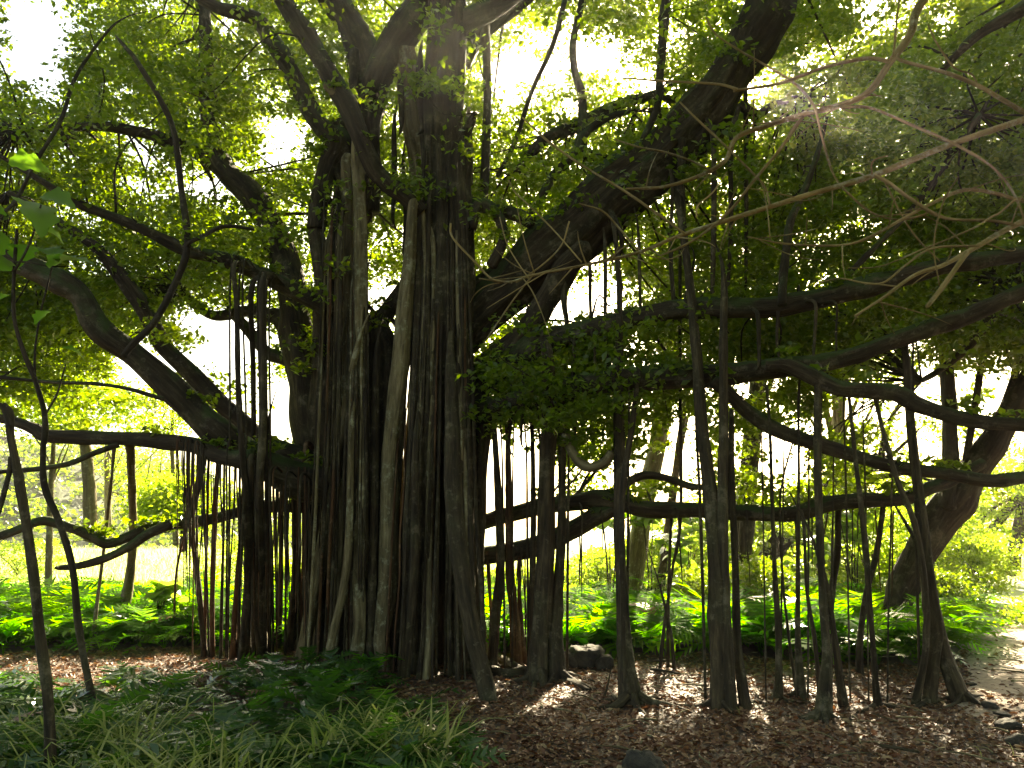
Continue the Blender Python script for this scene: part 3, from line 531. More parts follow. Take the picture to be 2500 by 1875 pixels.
# surface roots creeping over the ground
def creep(pts, w0, w1, mat='bark'):
    sd[0] += 1; P = np.array([[*gp(a, b)[:2], 0] for a, b in pts]); n = len(P)
    R = np.linspace(w0, w1, n); P[:, 2] = gh(P[:, 0], P[:, 1]) + R*.25
    return tube('surface_root', P, R, M[mat], banyan, sides=9, flute=.12, seed=sd[0], n_per=7)
for a in [([(1330,1655),(1380,1668),(1420,1680),(1455,1692)], .06, .02), ([(1325,1660),(1400,1678),(1440,1694)], .05, .02), ([(1310,1660),(1300,1690),(1298,1705)], .035, .015),
          ([(1350,1650),(1400,1650),(1450,1668)], .05, .02), ([(1290,1650),(1240,1655),(1200,1640)], .08, .06), ([(1200,1600),(1250,1630),(1300,1652)], .07, .05),
          ([(1530,1725),(1500,1712),(1488,1690)], .04, .015), ([(1800,1735),(1840,1712),(1880,1722)], .04, .015), ([(2145,1722),(2180,1726),(2200,1728)], .04, .015), ([(2140,1722),(2110,1735),(2090,1738)], .035, .012),
          ([(2345,1712),(2375,1716)], .06, .02), ([(2265,1708),(2235,1722)], .05, .02), ([(1905,1706),(1930,1716),(1960,1712)], .03, .012), ([(2010,1748),(1975,1752),(1955,1748)], .06, .02), ([(1180,1640),(1215,1620),(1290,1655)], .09, .06)]:
    creep(*a)
# crown
r = np.random.default_rng(5)
Cl = [sample_clumps(23500, -350, 2850, -80, 830, 10.2, 16.5, r), sample_clumps(900, -350, 2850, -80, 830, 8.4, 10, r), sample_clumps(6500, 1150, 2850, 780, 1240, 9.2, 12.8, r),
      sample_clumps(2600, -350, 800, 560, 1010, 9.8, 13, r), sample_clumps(330, 1180, 1650, 790, 1090, 7.9, 9.6, r, 2.6), sample_clumps(1500, 1700, 2850, 0, 900, 8.2, 11, r, 3.4)]
LT = np.vstack(limb_pts); LT = LT[(LT[:, 3] > .05)]; LT = LT[r.integers(0, len(LT), 260)]          # tufts sprouting along the limbs
Cl.append(LT[:, :3] + np.column_stack([r.normal(0, .5, 260)*LT[:, 3], r.normal(0, .6, 260)*LT[:, 3], LT[:, 3]*1.0 + r.uniform(0, .08, 260)])); n_tuft = 260
Cc = np.vstack(Cl); nC = len(Cc); rad = r.uniform(.16, .34, nC); rad[-n_tuft:] = r.uniform(.07, .16, n_tuft)
lp = clump_points(Cc, rad, 46, r); lp = lp[(np.arange(len(lp)) < (nC-n_tuft)*46) | (r.uniform(0, 1, len(lp)) < .45)]
leaf_obj('crown', lp, .045 + .085*r.beta(2, 2.2, len(lp)), M['leaf'], banyan, 8, aspect=.52)
# unseen upper crown, stretched back over the camera to dim ground and trunk fronts
n = 4200; hc = np.column_stack([r.uniform(-13, 14, n), r.uniform(-10.0, 9.5, n), r.uniform(5.0, 10.5, n)])
hx, hy = proj(hc); hc = hc[((hy < -290) | (hc[:, 1] < .8)) & ~lights_spot(hc) & ~((hc[:, 0] < 1.5) & (hc[:, 1] < 5.5) & (hc[:, 1] > -6))]  # opening left so light reaches the near grass bank
hp = clump_points(hc, .8, 34, r); leaf_obj('unseen_shade_crown', hp, r.uniform(.14, .24, len(hp)), M['leaf'], banyan, 9, aspect=.55)
# fine branches carrying the leaf sprays
LP = np.vstack(limb_pts); LP = LP[LP[:, 3] > .02]; tw = []
sel = r.permutation(nC)[:1800]
for i in sel:
    c = Cc[i]; d = np.linalg.norm(LP[:, :3]-c, axis=1); j = d.argmin()
    if d[j] > 2.6 or d[j] < .25: continue
    a = LP[j, :3]; mid = (a+c)/2 + r.normal(0, .12, 3) + np.array([0, 0, .10]); e = c + (c-a)*.12; rr = min(.006 + d[j]*.007, LP[j, 3]*.5)
    tw.append(tube_arrays(np.array([a, mid, c, e]), np.array([rr, rr*.75, rr*.45, .002]), sides=5, n_per=4, flute=0, seed=int(i)))
o = multi_tube('twigs', tw, M['bark_dark'], banyan); o['kind'] = 'stuff'
# ---------------------------------------------------------------- other trees
def crown_at(parent, spec, mat, seed, per=60, size=(.07, .12), rad=(.25, .5)):
    r = np.random.default_rng(seed); Cs = []
    for (c, ex, n) in spec:
        d = r.normal(size=(n, 3)); d /= np.linalg.norm(d, axis=1)[:, None]; Cs.append(np.array(c) + d*np.array(ex)*r.uniform(.3, 1, (n, 1)))
    Cs = np.vstack(Cs); px, py = proj(Cs); Cs = Cs[~(in_gap(px, py, 1.1) & (Cs[:, 1] > 0)) & ~lights_spot(Cs)]
    p = clump_points(Cs, r.uniform(*rad, len(Cs)), per, r); return leaf_obj('crown', p, r.uniform(*size, len(p)), mat, parent, seed, aspect=.5), Cs
def tree(name, label, base, trunk, Y, spec, mat='leaf', bark='bark', seed=1, group=None, branches=10, **kw):
    """base: pixel of the foot on the ground (or None with Y), trunk: photo polyline from the top down"""
    if base is not None: Yb = gp(*base)[1]; pts = [*trunk, (base[0], base[1], trunk[-1][2]*1.6)]; P, R = pl(pts, [*(Y if hasattr(Y, '__len__') else [Y]), Yb]); P[-1][2] = -.05
    else: P, R = pl(trunk, Y)
    root_o = empty(name, (P[-1][0], P[-1][1], 0), label, 'tree', group)
    tube('trunk', P, R, M[bark], root_o, sides=12, seed=seed, flute=.08, n_per=8)
    _, Cs = crown_at(root_o, spec, M[mat], seed, **kw); r = np.random.default_rng(seed)
    top = P[:max(2, len(P)//2)]
    for i in r.permutation(len(Cs))[:branches]:
        a = top[r.integers(0, len(top))]; c = Cs[i]; mid = (a+c)/2 + r.normal(0, .15, 3); w0 = R[0]*.55
        tube('branch', np.array([a, mid, c]), np.array([w0, w0*.6, .012]), M[bark], root_o, sides=7, seed=int(i), n_per=6)
    return root_o
def C3(px, py, Y): return pix(px, py, Y)
tree('leaning_tree', 'thick dark trunk leaning over beside the dirt path with ferns at its foot', (2160, 1580), [(2620,720,36),(2550,850,44),(2480,980,52),(2415,1090,60),(2348,1185,70),(2290,1275,76),(2243,1350,76),(2208,1420,70),(2182,1500,62)], [10.4, 10.9],
     [(C3(2600, 400, 11), (2.0, 1.6, 1.2), 110)], bark='bark_dark', seed=31)
lt_ = bpy.data.objects['leaning_tree']; P_, R_ = pl([(2290,620,18),(2300,780,26),(2314,930,32),(2320,1060,36),(2322,1160,40),(2310,1240,44)], [11.3, 10.9, 10.75]); tube('fork', P_, R_, M['bark_dark'], lt_, sides=12, seed=311, n_per=8)
tree('slanting_tree', 'mottled grey-brown trunk slanting up out of the ferns behind the stone', (1535, 1500), [(1660,760,30),(1625,960,36),(1605,1085,40),(1580,1196,42),(1559,1323,44),(1545,1430,46)], [15.5, 15.5],
     [(C3(1660, 650, 15), (1.8, 1.5, 1.2), 60)], bark='bark_pale', seed=32, branches=6)
tree('slender_tree', 'slender pale trunk in the ferns beside the slanting mottled tree', (1604, 1490), [(1690,820,14),(1660,1080,17),(1637,1250,20),(1622,1365,21),(1610,1455,22)], [16, 16],
     [(C3(1700, 760, 16), (1.0, 1, .8), 30)], bark='bark', seed=33, branches=5)
tree('straight_tree', 'upright brown trunk rising straight from the dark bushes', (1805, 1495), [(1862,620,28),(1850,900,36),(1836,1050,42),(1820,1250,46),(1808,1400,48)], [14, 14.5],
     [(C3(1880, 560, 14.5), (1.6, 1.3, 1.1), 60)], bark='bark', seed=34, branches=6)
tree('stooping_tree', 'short thick trunk stooping low above the far bushes', (1850, 1470), [(2150,1120,36),(2060,1170,40),(1985,1217,44),(1910,1318,46),(1860,1400,50)], [16, 17],
     [(C3(2150, 1050, 16.5), (1.8, 1.4, .9), 55)], bark='bark_dark', seed=35, branches=6, mat='leaf_light')
tree('hazy_tree', 'pale greenish trunk standing alone in the hazy light behind the roots', (2025, 1475), [(2060,880,26),(2040,1100,30),(2030,1250,32),(2024,1400,34)], [17, 18],
     [(C3(2070, 900, 17.5), (1.8, 1.4, 1.1), 60)], bark='bark_pale', seed=36, branches=6, mat='leaf_light')
# bright trees out in the sun
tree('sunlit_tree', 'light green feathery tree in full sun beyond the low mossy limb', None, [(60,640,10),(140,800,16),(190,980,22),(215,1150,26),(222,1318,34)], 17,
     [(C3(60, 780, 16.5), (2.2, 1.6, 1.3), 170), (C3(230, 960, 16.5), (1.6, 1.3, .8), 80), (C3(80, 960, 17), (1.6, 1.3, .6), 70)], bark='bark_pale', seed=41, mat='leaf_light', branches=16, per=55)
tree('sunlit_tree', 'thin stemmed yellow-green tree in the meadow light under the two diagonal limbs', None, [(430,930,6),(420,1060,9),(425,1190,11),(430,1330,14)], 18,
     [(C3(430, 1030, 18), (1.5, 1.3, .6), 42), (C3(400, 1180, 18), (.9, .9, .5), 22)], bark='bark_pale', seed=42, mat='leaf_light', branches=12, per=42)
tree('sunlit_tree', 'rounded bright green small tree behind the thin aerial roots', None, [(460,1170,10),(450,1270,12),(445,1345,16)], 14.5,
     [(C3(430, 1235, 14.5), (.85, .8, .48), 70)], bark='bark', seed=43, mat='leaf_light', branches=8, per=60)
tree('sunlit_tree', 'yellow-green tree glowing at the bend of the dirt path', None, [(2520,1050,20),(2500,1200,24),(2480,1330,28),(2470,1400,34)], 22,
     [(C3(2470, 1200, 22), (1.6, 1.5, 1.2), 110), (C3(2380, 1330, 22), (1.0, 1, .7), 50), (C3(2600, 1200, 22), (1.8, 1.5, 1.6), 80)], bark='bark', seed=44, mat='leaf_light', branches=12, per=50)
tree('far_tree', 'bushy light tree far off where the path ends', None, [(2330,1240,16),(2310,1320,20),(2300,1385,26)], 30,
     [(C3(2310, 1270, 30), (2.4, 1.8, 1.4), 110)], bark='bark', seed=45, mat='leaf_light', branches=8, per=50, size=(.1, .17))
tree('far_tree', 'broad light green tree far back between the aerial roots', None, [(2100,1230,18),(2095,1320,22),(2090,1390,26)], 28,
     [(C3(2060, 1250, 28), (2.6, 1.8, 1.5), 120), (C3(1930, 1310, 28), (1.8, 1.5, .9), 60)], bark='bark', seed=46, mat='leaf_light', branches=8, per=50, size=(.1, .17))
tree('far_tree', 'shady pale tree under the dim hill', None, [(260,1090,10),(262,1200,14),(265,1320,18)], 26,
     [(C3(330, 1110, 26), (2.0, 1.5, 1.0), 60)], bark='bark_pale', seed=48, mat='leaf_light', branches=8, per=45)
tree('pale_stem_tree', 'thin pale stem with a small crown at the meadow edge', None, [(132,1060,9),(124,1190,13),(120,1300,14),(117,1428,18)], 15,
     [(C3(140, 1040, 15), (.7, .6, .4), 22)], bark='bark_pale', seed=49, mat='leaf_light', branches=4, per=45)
# ---------------------------------------------------------------- bare tree reaching in from the side
bt_base = np.array([6.2, 5.6, 0.]); bare = empty('bare_tree', bt_base, 'leafless tree with long pale arching branches and fine twigs', 'tree')
tube('trunk', [[6.1, 5.9, 7.5], [6.0, 5.7, 5.5], [6.15, 5.6, 3.2], [6.2, 5.6, 1.4], [6.2, 5.6, -.05]], [.08, .12, .15, .17, .23], M['bark'], bare, sides=14)
BR = [([(2860,190,26),(2650,235,20),(2500,291,17),(2327,350,15),(2138,426,14),(1969,477,13),(1800,530,12),(1664,574,10),(1559,616,8),(1432,646,7),(1305,671,6),(1242,688,5),(1170,680,3)], [5.8,5.2,5.0,5.0]),
      ([(2700,-330,20),(2420,-160,20),(2256,0,20),(2222,84,18),(2171,156,17),(2121,224,16),(2053,257,15),(1969,278,13),(1884,304,12),(1800,335,11),(1770,392,10),(1706,430,9),(1622,456,8),(1529,462,6)], [5.8,5.4,5.1]),
      ([(2860,470,22),(2650,500,14),(2500,490,11),(2433,473,9),(2353,464,9),(2264,502,8),(2201,536,8),(2116,582,7),(2045,599,6),(1918,595,5),(1825,578,3)], [5.8,5.0,4.8]),
      ([(2860,380,22),(2700,470,16),(2500,540,14),(2391,599,12),(2306,646,10),(2235,671,9),(2150,731,7),(2087,771,5)], [5.8,4.9,4.6])]
bo = []
for k, (p, Y) in enumerate(BR):
    P, R = pl(p, Y); bo.append(tube('branch', P, R, M['twig_pale'], bare, sides=9, seed=200+k, n_per=8, flute=.04))
TWG = [(1, [(1790,222,7),(1905,203,8),(2011,165,8),(2112,143,9),(2171,150,10)]), (1, [(1508,190,4),(1622,198,5),(1748,205,6),(1800,218,7)]), (1, [(2195,130,9),(2201,148,9),(2306,177,10),(2391,211,11),(2500,274,12),(2640,340,13)]),
       (1, [(1723,42,4),(1748,84,5),(1812,127,6),(1863,156,6),(1939,203,7),(1986,257,7),(2003,321,6),(2028,409,6),(2050,452,5)]), (1, [(2053,262,8),(2125,264,7),(2222,304,7),(2327,350,7),(2424,409,6),(2475,473,6),(2510,561,5)]),
       (1, [(1960,285,8),(1905,363,8),(1842,439,7),(1770,527,7),(1685,591,6),(1613,624,4)]), (0, [(2135,428,9),(2171,447,9),(2222,485,9),(2306,532,8),(2412,538,8),(2475,548,8)]),
       (0, [(2053,455,6),(2121,515,6),(2188,536,5),(2247,527,5),(2272,514,3)]), (0, [(2155,432,5),(2205,532,5),(2247,591,5),(2294,637,4)]), (3, [(2390,600,7),(2277,606,6),(2213,646,6),(2159,689,5),(2112,691,5),(2053,680,4),(2000,690,3)]),
       (3, [(2360,618,13),(2344,640,12),(2298,705,12),(2264,748,11)]), (0, [(1276,287,4),(1335,342,6),(1411,397,6),(1521,464,7),(1601,519,7),(1672,570,7)]), (1, [(1660,249,5),(1706,295,6),(1774,359,6),(1833,418,6),(1867,456,6),(1879,500,6)]),
       (1, [(1500,340,3),(1559,359,5),(1622,371,5),(1685,392,5),(1740,418,5)]), (0, [(1415,498,4),(1470,515,5),(1508,553,5),(1559,612,5)]), (0, [(1242,440,3),(1258,470,4),(1290,500,4),(1350,560,4),(1420,640,4)]),
       (0, [(2129,426,5),(2128,400,4),(2140,388,4),(2168,380,3)]), (0, [(1100,545,4),(1105,580,5),(1160,640,5),(1200,680,5),(1250,690,5)]), (0, [(1390,540,4),(1370,600,4),(1320,650,4),(1260,690,4)]), (0, [(1180,840,3),(1220,780,4),(1255,730,4),(1300,672,5)]),
       (0, [(1220,530,3),(1240,600,3),(1290,680,4)]), (2, [(2265,0+60,4),(2290,110,5),(2330,165,5),(2370,180,5),(2385,200,5)]), (1, [(2180,140,6),(2185,100,6),(2190,40,5),(2200,-20,4)]), (2, [(2480,485,6),(2440,520,5),(2420,530,5),(2370,560,4),(2250,610,4),(2150,650,3),(2070,655,3)]),
       (1, [(1700,530,4),(1705,500,4),(1740,470,4),(1775,420,3)]), (2, [(2294,700,3),(2280,600,4),(2300,500,4),(2340,430,3)])]
for k, (bi, p) in enumerate(TWG):
    Yb = [5.0, 5.1, 4.8, 4.7][bi]; P, R = pl(p, [Yb, Yb+.1*((k % 5)-2)]); tube('twig', P, R, M['twig_pale'], bo[bi], sides=6, seed=260+k, n_per=7, flute=.03)
q = np.random.default_rng(404)
for k in range(70):
    bi = q.choice([0, 1, 2, 3], p=[.4, .3, .15, .15]); p_, Y_ = BR[bi]; P, R = pl(p_, Y_); D = spline(np.column_stack([P, R]), 8); D = D[int(len(D)*.25):]; c = D[q.integers(0, len(D))]
    L_ = q.uniform(.12, .55); dr = q.normal(size=3)*[1, .7, .8]; dr /= np.linalg.norm(dr); cv = q.normal(0, .25, 3)
    tube('twig', [c[:3], c[:3]+dr*L_*.45+cv*L_*.2, c[:3]+dr*L_*.8+cv*L_*.55, c[:3]+dr*L_+cv*L_*.9], [min(.006, c[3]*.6), .004, .003, .0012], M['twig_pale'], bo[bi], sides=5, seed=500+k, n_per=4)
# ---------------------------------------------------------------- saplings and stems in front, at the side
def sapling(label, segs, name='sapling', cat='sapling', mat='bark'):
    """segs: list of (polyline, Y); the first one ends on the ground"""
    p, Y = segs[0]; P, R = pl(p, Y); P[-1][2] = -.04; e = empty(name, (P[-1][0], P[-1][1], 0), label, cat)
    tube('stem', P, R, M[mat], e, sides=10, seed=len(p)*7, n_per=8, flute=.05)
    for q, Y2 in segs[1:]: P, R = pl(q, Y2); tube('side_stem', P, R, M[mat], e, sides=7, seed=len(q), n_per=6)
    return e
Yb1 = gp(124, 1930)[1]; Yb2 = gp(231, 1775)[1]
sapling('brown stem snapped off at the top, standing in the grass', [([(10,985,8),(22,1010,20),(25,1064,18),(42,1150,20),(67,1302,22),(84,1428,23),(97,1555,25),(114,1681,26),(121,1800,27),(124,1930,30)], Yb1), ([(28,1115,14),(22,1160,12),(0,1240,12),(-30,1330,10)], Yb1), ([(0,985,8),(14,1010,12),(24,1040,14)], Yb1-.03)])
s2 = sapling('thin dark wavy stem with big lobed leaves high up', [([(42,560,7),(36,642,8),(34,769,9),(59,862,11),(89,937,12),(110,1022,13),(105,1106,14),(110,1190,15),(145,1275,16),(177,1386,16),(190,1512,17),(203,1597,17),(224,1702,18),(231,1775,22)], [Yb2-.5, Yb2]), ([(85,930,6),(86,850,5),(100,760,5),(115,700,5),(130,640,4)], Yb2-.3), ([(112,1010,6),(140,960,5),(160,890,4)], Yb2-.1),
        ([(36,660,6),(60,620,6),(85,560,5),(100,500,4)], Yb2-.5), ([(38,640,5),(70,640,5),(120,650,4),(170,650,3)], Yb2-.5)], mat='bark_dark')
sapling('straight pale thin stem leaning in the sunlit ferns', [([(278,1060,6),(272,1175,7),(253,1344,8),(236,1480,9),(226,1560,12)], [10.4, 10.9])], mat='bark_pale')
def big_leaf(seed, lobes=3):
    """a lobed leaf 1 m long in local X, petiole end at the origin"""
    r = np.random.default_rng(seed); n = 17; t = np.linspace(0, 1, n); wv = .42*np.sin(np.pi*np.clip(t, 0, 1)**.8)**.8*(1 + .22*np.cos(t*lobes*2*np.pi)) + .004
    z = .10*np.sin(t*3) - .25*t**2; Lf = np.column_stack([t, wv, z + wv*.22]); Rg = np.column_stack([t, -wv, z + wv*.22]); Md = np.column_stack([t, t*0, z])
    V = np.vstack([Lf, Md, Rg]); i = np.arange(n-1); q = np.vstack([np.stack([i, i+1, n+i+1, n+i], 1), np.stack([n+i, n+i+1, 2*n+i+1, 2*n+i], 1)])
    return mesh_np('leaf', V, q, {'rnd': ('FACE', np.full(len(q), r.uniform(.2, .9)))}, True)
BL = [big_leaf(i) for i in range(4)]; BP = [big_leaf(i, 0) for i in range(10, 14)]
for m_ in BL: m_.materials.append(M['fern'])
for m_ in BP: m_.materials.append(M['broad'])
def put_leaf(me, parent, p, size, rot, name='leaf'):
    o = bpy.data.objects.new(name, me); C.objects.link(o); o.parent = parent; o.location = tuple(np.asarray(p) - WL(parent)); o.scale = (size,)*3; o.rotation_euler = rot; return o
r = np.random.default_rng(77)
for (px, py, wpx, az) in [(60,490,120,.1),(0,500,80,2.9),(20,400,90,.5),(100,480,80,-.2),(70,600,75,2.6),(95,610,80,.2),(120,655,110,.1),(40,650,70,3.0),(10,570,80,2.8),(100,560,60,.4),(150,850,60,.2),(125,760,55,2.9),(20,720,50,2.7),(150,640,60,-.3)]:
    p = pix(px, py, Yb2-.5); put_leaf(BL[r.integers(0, 4)], s2, p, wpx*mpp(px, py, Yb2-.5), (r.normal(.3, .3), r.normal(.1, .25), az + r.normal(0, .3)))
# ---------------------------------------------------------------- ferns
def frond(seed, pairs=8, L=.75, broad=1.0):
    """an arching lobed frond growing from the origin out along +X"""
    r = np.random.default_rng(seed); s = np.linspace(0, 1, 12); arch = r.uniform(.75, 1.15)
    x = L*(s*.35 + .55*s**2); z = L*(1.05*s*arch - .75*s**2.4*arch); V, Fc = [], []
    def at(u): return np.array([np.interp(u, s, x), 0, np.interp(u, s, z)])
    def add(*q): 
        i = len(V); V.extend(q); Fc.append(list(range(i, i+len(q))))
    w0 = .006
    for a, b in zip(s[:-1:2], s[1::2]): pass
    for u0, u1 in ((0, .25), (.25, .5), (.5, .75), (.75, 1)):
        a, b = at(u0), at(u1); add(a + [0, -w0, 0], b + [0, -w0*.7, 0], b + [0, w0*.7, 0], a + [0, w0, 0])
    for k in range(pairs):
        u = .3 + .66*k/(pairs-1); a = at(u); d = at(min(u+.05, 1)) - at(u-.05); d /= np.linalg.norm(d); ln = L*.30*math.sin(math.pi*(.16 + .80*(k+.6)/pairs))**.8; wd = L*.062*broad
        for sg in (-1, 1):
            o = np.array([0, sg, 0])*.86 + d*.5 + np.array([0, 0, r.uniform(-.25, .12)]); o /= np.linalg.norm(o)
            m_ = a + o*ln*.55; add(a - d*wd*.5, m_ - d*wd*.5, a + o*ln, m_ + d*wd*.45, a + d*wd*.55)
    a = at(.97); d = at(1.) - at(.92); d /= np.linalg.norm(d); add(a + [0, -.018, 0], a + d*L*.12, a + [0, .018, 0])
    return np.array(V), Fc
FR = [frond(i, 7+i % 3, .75, 1.15) for i in range(4)] + [frond(10+i, 13, .85, .55) for i in range(3)]
def frond_mesh(V, Fc, nm, rv):
    me = bpy.data.meshes.new(nm); me.from_pydata([tuple(v) for v in V], [], Fc); a = me.attributes.new('rnd', 'FLOAT', 'FACE'); a.data.foreach_set('value', np.full(len(Fc), rv, np.float32)); return me
FMD = [frond_mesh(*f, 'frond', .15 + .1*i) for i, f in enumerate(FR)]; FML = [frond_mesh(*f, 'frond', .15 + .1*i) for i, f in enumerate(FR)]
for m_ in FMD: m_.materials.append(M['fern_gloss'])
for m_ in FML: m_.materials.append(M['fern_light'])
FMB = [frond_mesh(*f, 'frond', .3 + .1*i) for i, f in enumerate(FR)]
for m_ in FMB: m_.materials.append(M['litter'])
def fern(x, y, size, label, group, mats, kinds, nfr):
    e = empty('fern', (x, y, float(gh(x, y))), label, 'fern', group); a0 = r.uniform(0, 6.3)
    for k in range(nfr):
        o = bpy.data.objects.new('frond', (FMB if mats is FMD and r.uniform() < .03 else mats)[kinds[r.integers(0, len(kinds))]]); C.objects.link(o); o.parent = e
        s = size*r.uniform(.75, 1.15); o.scale = (s, s, s*r.uniform(.75, 1.2)); o.rotation_euler = (r.normal(0, .18), r.normal(-.1, .22), a0 + k*2.4 + r.normal(0, .25))
    return e
# the near bank of dark ferns at the foot of the banyan
def inpoly(x, y, poly):
    c = False; j = len(poly)-1
    for i in range(len(poly)):
        if ((poly[i][1] > y) != (poly[j][1] > y)) and x < (poly[j][0]-poly[i][0])*(y-poly[i][1])/(poly[j][1]-poly[i][1]) + poly[i][0]: c = not c
        j = i
    return c
BANK = [(-120,1690),(250,1690),(480,1705),(540,1660),(650,1625),(760,1640),(900,1665),(985,1700),(1050,1780),(1130,1860),(1170,1960),(-200,1960)]
near = []
while len(near) < 120:
    px, py = r.uniform(-120, 1170), r.uniform(1620, 1960)
    if inpoly(px, py, BANK):
        q = gp(px, py)
        if all(np.hypot(q[0]-a, q[1]-b) > .17 for a, b in near): near.append((q[0], q[1]))
def by_mark(x, y, marks): return min(marks, key=lambda m_: np.hypot(m_[0]-x, m_[1]-y))[2]
MK = [(*gp(a, b)[:2], t) for a, b, t in [(121,1880,'around the foot of the snapped brown stem'), (231,1775,'around the foot of the thin wavy stem'), (420,1700,'at the edge of the sunny litter strip'), (600,1650,'below the thick pair of aerial roots'), (780,1660,'below the diagonal trunk roots'),
      (920,1690,'at the foot of the pale trunk root'), (1080,1800,'at the open leaf litter'), (700,1900,'in the long grass'), (350,1900,'in the long grass between the two stems')]]
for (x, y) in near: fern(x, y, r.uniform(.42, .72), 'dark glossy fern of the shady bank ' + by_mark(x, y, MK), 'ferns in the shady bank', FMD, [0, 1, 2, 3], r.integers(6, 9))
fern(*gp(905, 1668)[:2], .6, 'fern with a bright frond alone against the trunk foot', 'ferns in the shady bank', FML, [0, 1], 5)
# lit ferns behind the trunk and roots
def edge(px): return np.interp(px, [-300, 0, 250, 480, 620, 1180, 1400, 1700, 1900, 2100, 2260, 2345, 2500], [1612, 1612, 1600, 1588, 1590, 1605, 1606, 1612, 1628, 1630, 1640, 1600, 1530])
lit = []
while len(lit) < 150:
    px = r.uniform(-150, 2330)
    if 720 < px < 1180 and r.uniform() < .8: continue
    q = gp(px, edge(px)); y = q[1] + .25 + abs(r.normal(0, .9)); x = q[0]*(y/q[1])
    if px > 2200: x -= .35
    if all(np.hypot(x-a, y-b) > .24 for a, b in lit): lit.append((x, y))
MK2 = [(*gp(a, b)[:2], t) for a, b, t in [(40,1600,'behind the snapped brown stem'), (190,1590,'behind the thin wavy stem'), (300,1570,'around the pale aerial root'), (400,1580,'beside the big leaved plant'), (510,1590,'behind the thin backlit-red aerial roots'), (640,1590,'behind the thick pair of aerial roots'),
      (900,1600,'behind the trunk'), (1260,1600,'behind the roots that join the low double limb'), (1435,1610,'around the dark boulder'), (1630,1600,'behind the three thin tied roots'), (1770,1600,'behind the thick fluted prop root'), (1920,1610,'behind the slim pair of prop roots'), (2030,1620,'behind the club-footed prop root'), (2150,1590,'at the foot of the leaning tree'), (2290,1610,'behind the forked prop root by the path')]]
for (x, y) in lit:
    lt = x < -1.2
    fern(x, y, r.uniform(.75, 1.05)*(1.0 if lt else 1.2), ('bright fern in the meadow light ' if lt else 'backlit green fern ') + by_mark(x, y, MK2),
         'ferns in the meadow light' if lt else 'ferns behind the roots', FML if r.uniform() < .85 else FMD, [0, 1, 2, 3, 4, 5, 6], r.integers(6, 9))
# the rest of the fern mass further back
def fern_stuff(name, pts, sizes, mat, label, seed):
    q = np.random.default_rng(seed); Vs, Ls, Tt, Rn, off = [], [], [], [], 0
    for (x, y), s in zip(pts, sizes):
        a0 = q.uniform(0, 6.3)
        for k in range(q.integers(5, 8)):
            V, Fc = FR[q.integers(0, len(FR))]; a = a0 + k*2.4 + q.normal(0, .25); ca, sa = math.cos(a), math.sin(a); ss = s*q.uniform(.75, 1.15)
            X = V*ss; Z = X[:, 2]*q.uniform(.75, 1.25); tl = q.normal(0, .15)
            Vs.append(np.column_stack([x + X[:, 0]*ca - (X[:, 1]+Z*tl)*sa, y + X[:, 0]*sa + (X[:, 1]+Z*tl)*ca, Z])); rv = q.uniform()
            Ls.append(np.concatenate([f for f in Fc]) + off); Tt.append([len(f) for f in Fc]); Rn.append(np.full(len(Fc), rv)); off += len(V)
    V = np.vstack(Vs); loops = np.concatenate(Ls).astype(np.int32); tot = np.concatenate(Tt).astype(np.int32); me = bpy.data.meshes.new(name)
    me.vertices.add(len(V)); me.vertices.foreach_set('co', V.astype(np.float32).ravel()); me.loops.add(len(loops)); me.loops.foreach_set('vertex_index', loops)
    me.polygons.add(len(tot)); me.polygons.foreach_set('loop_start', np.concatenate([[0], np.cumsum(tot)[:-1]]).astype(np.int32))
    me.attributes.new('rnd', 'FLOAT', 'FACE').data.foreach_set('value', np.concatenate(Rn).astype(np.float32)); me.update(calc_edges=True)
    o = obj(name, me, mat); tag(o, label, 'ferns', kind='stuff'); return o
pts = []
for k in range(1100):
    px = r.uniform(-400, 2350); q = gp(px, edge(px)); y = q[1] + 1.0 + r.uniform(0, 1)**1.4*6.0; x = q[0]*(y/q[1])
    pts.append((x, y))
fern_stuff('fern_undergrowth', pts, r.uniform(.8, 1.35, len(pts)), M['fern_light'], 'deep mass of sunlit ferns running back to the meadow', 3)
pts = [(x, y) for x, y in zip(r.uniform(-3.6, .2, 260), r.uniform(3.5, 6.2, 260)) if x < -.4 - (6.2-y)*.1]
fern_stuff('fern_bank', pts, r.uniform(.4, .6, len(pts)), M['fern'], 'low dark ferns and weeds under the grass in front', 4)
# broad leaved plants
def broadleaf(base, nst, h, size, label, seed, nl=8):
    q = np.random.default_rng(seed); e = empty('broadleaf_plant', (base[0], base[1], 0), label, 'plant')
    for k in range(nst):
        a = q.uniform(0, 6.3); d = q.uniform(.05, .45)*h*.7; hh = h*q.uniform(.6, 1.05); top = np.array([base[0]+d*math.cos(a), base[1]+d*math.sin(a), hh])
        tube('stem', [[base[0]+.03*math.cos(a), base[1]+.03*math.sin(a), -.03], [base[0]+d*.4*math.cos(a), base[1]+d*.4*math.sin(a), hh*.5], top], [.016, .012, .007], M['bark'], e, sides=6, seed=k, n_per=5)
        for j in range(nl):
            s = size*q.uniform(.7, 1.15); b = j*2.4 + q.normal(0, .2); put_leaf(BP[q.integers(0, 4)], e, top - [0, 0, q.uniform(0, .12)], s, (q.normal(0, .25), q.normal(-.05, .3), b))
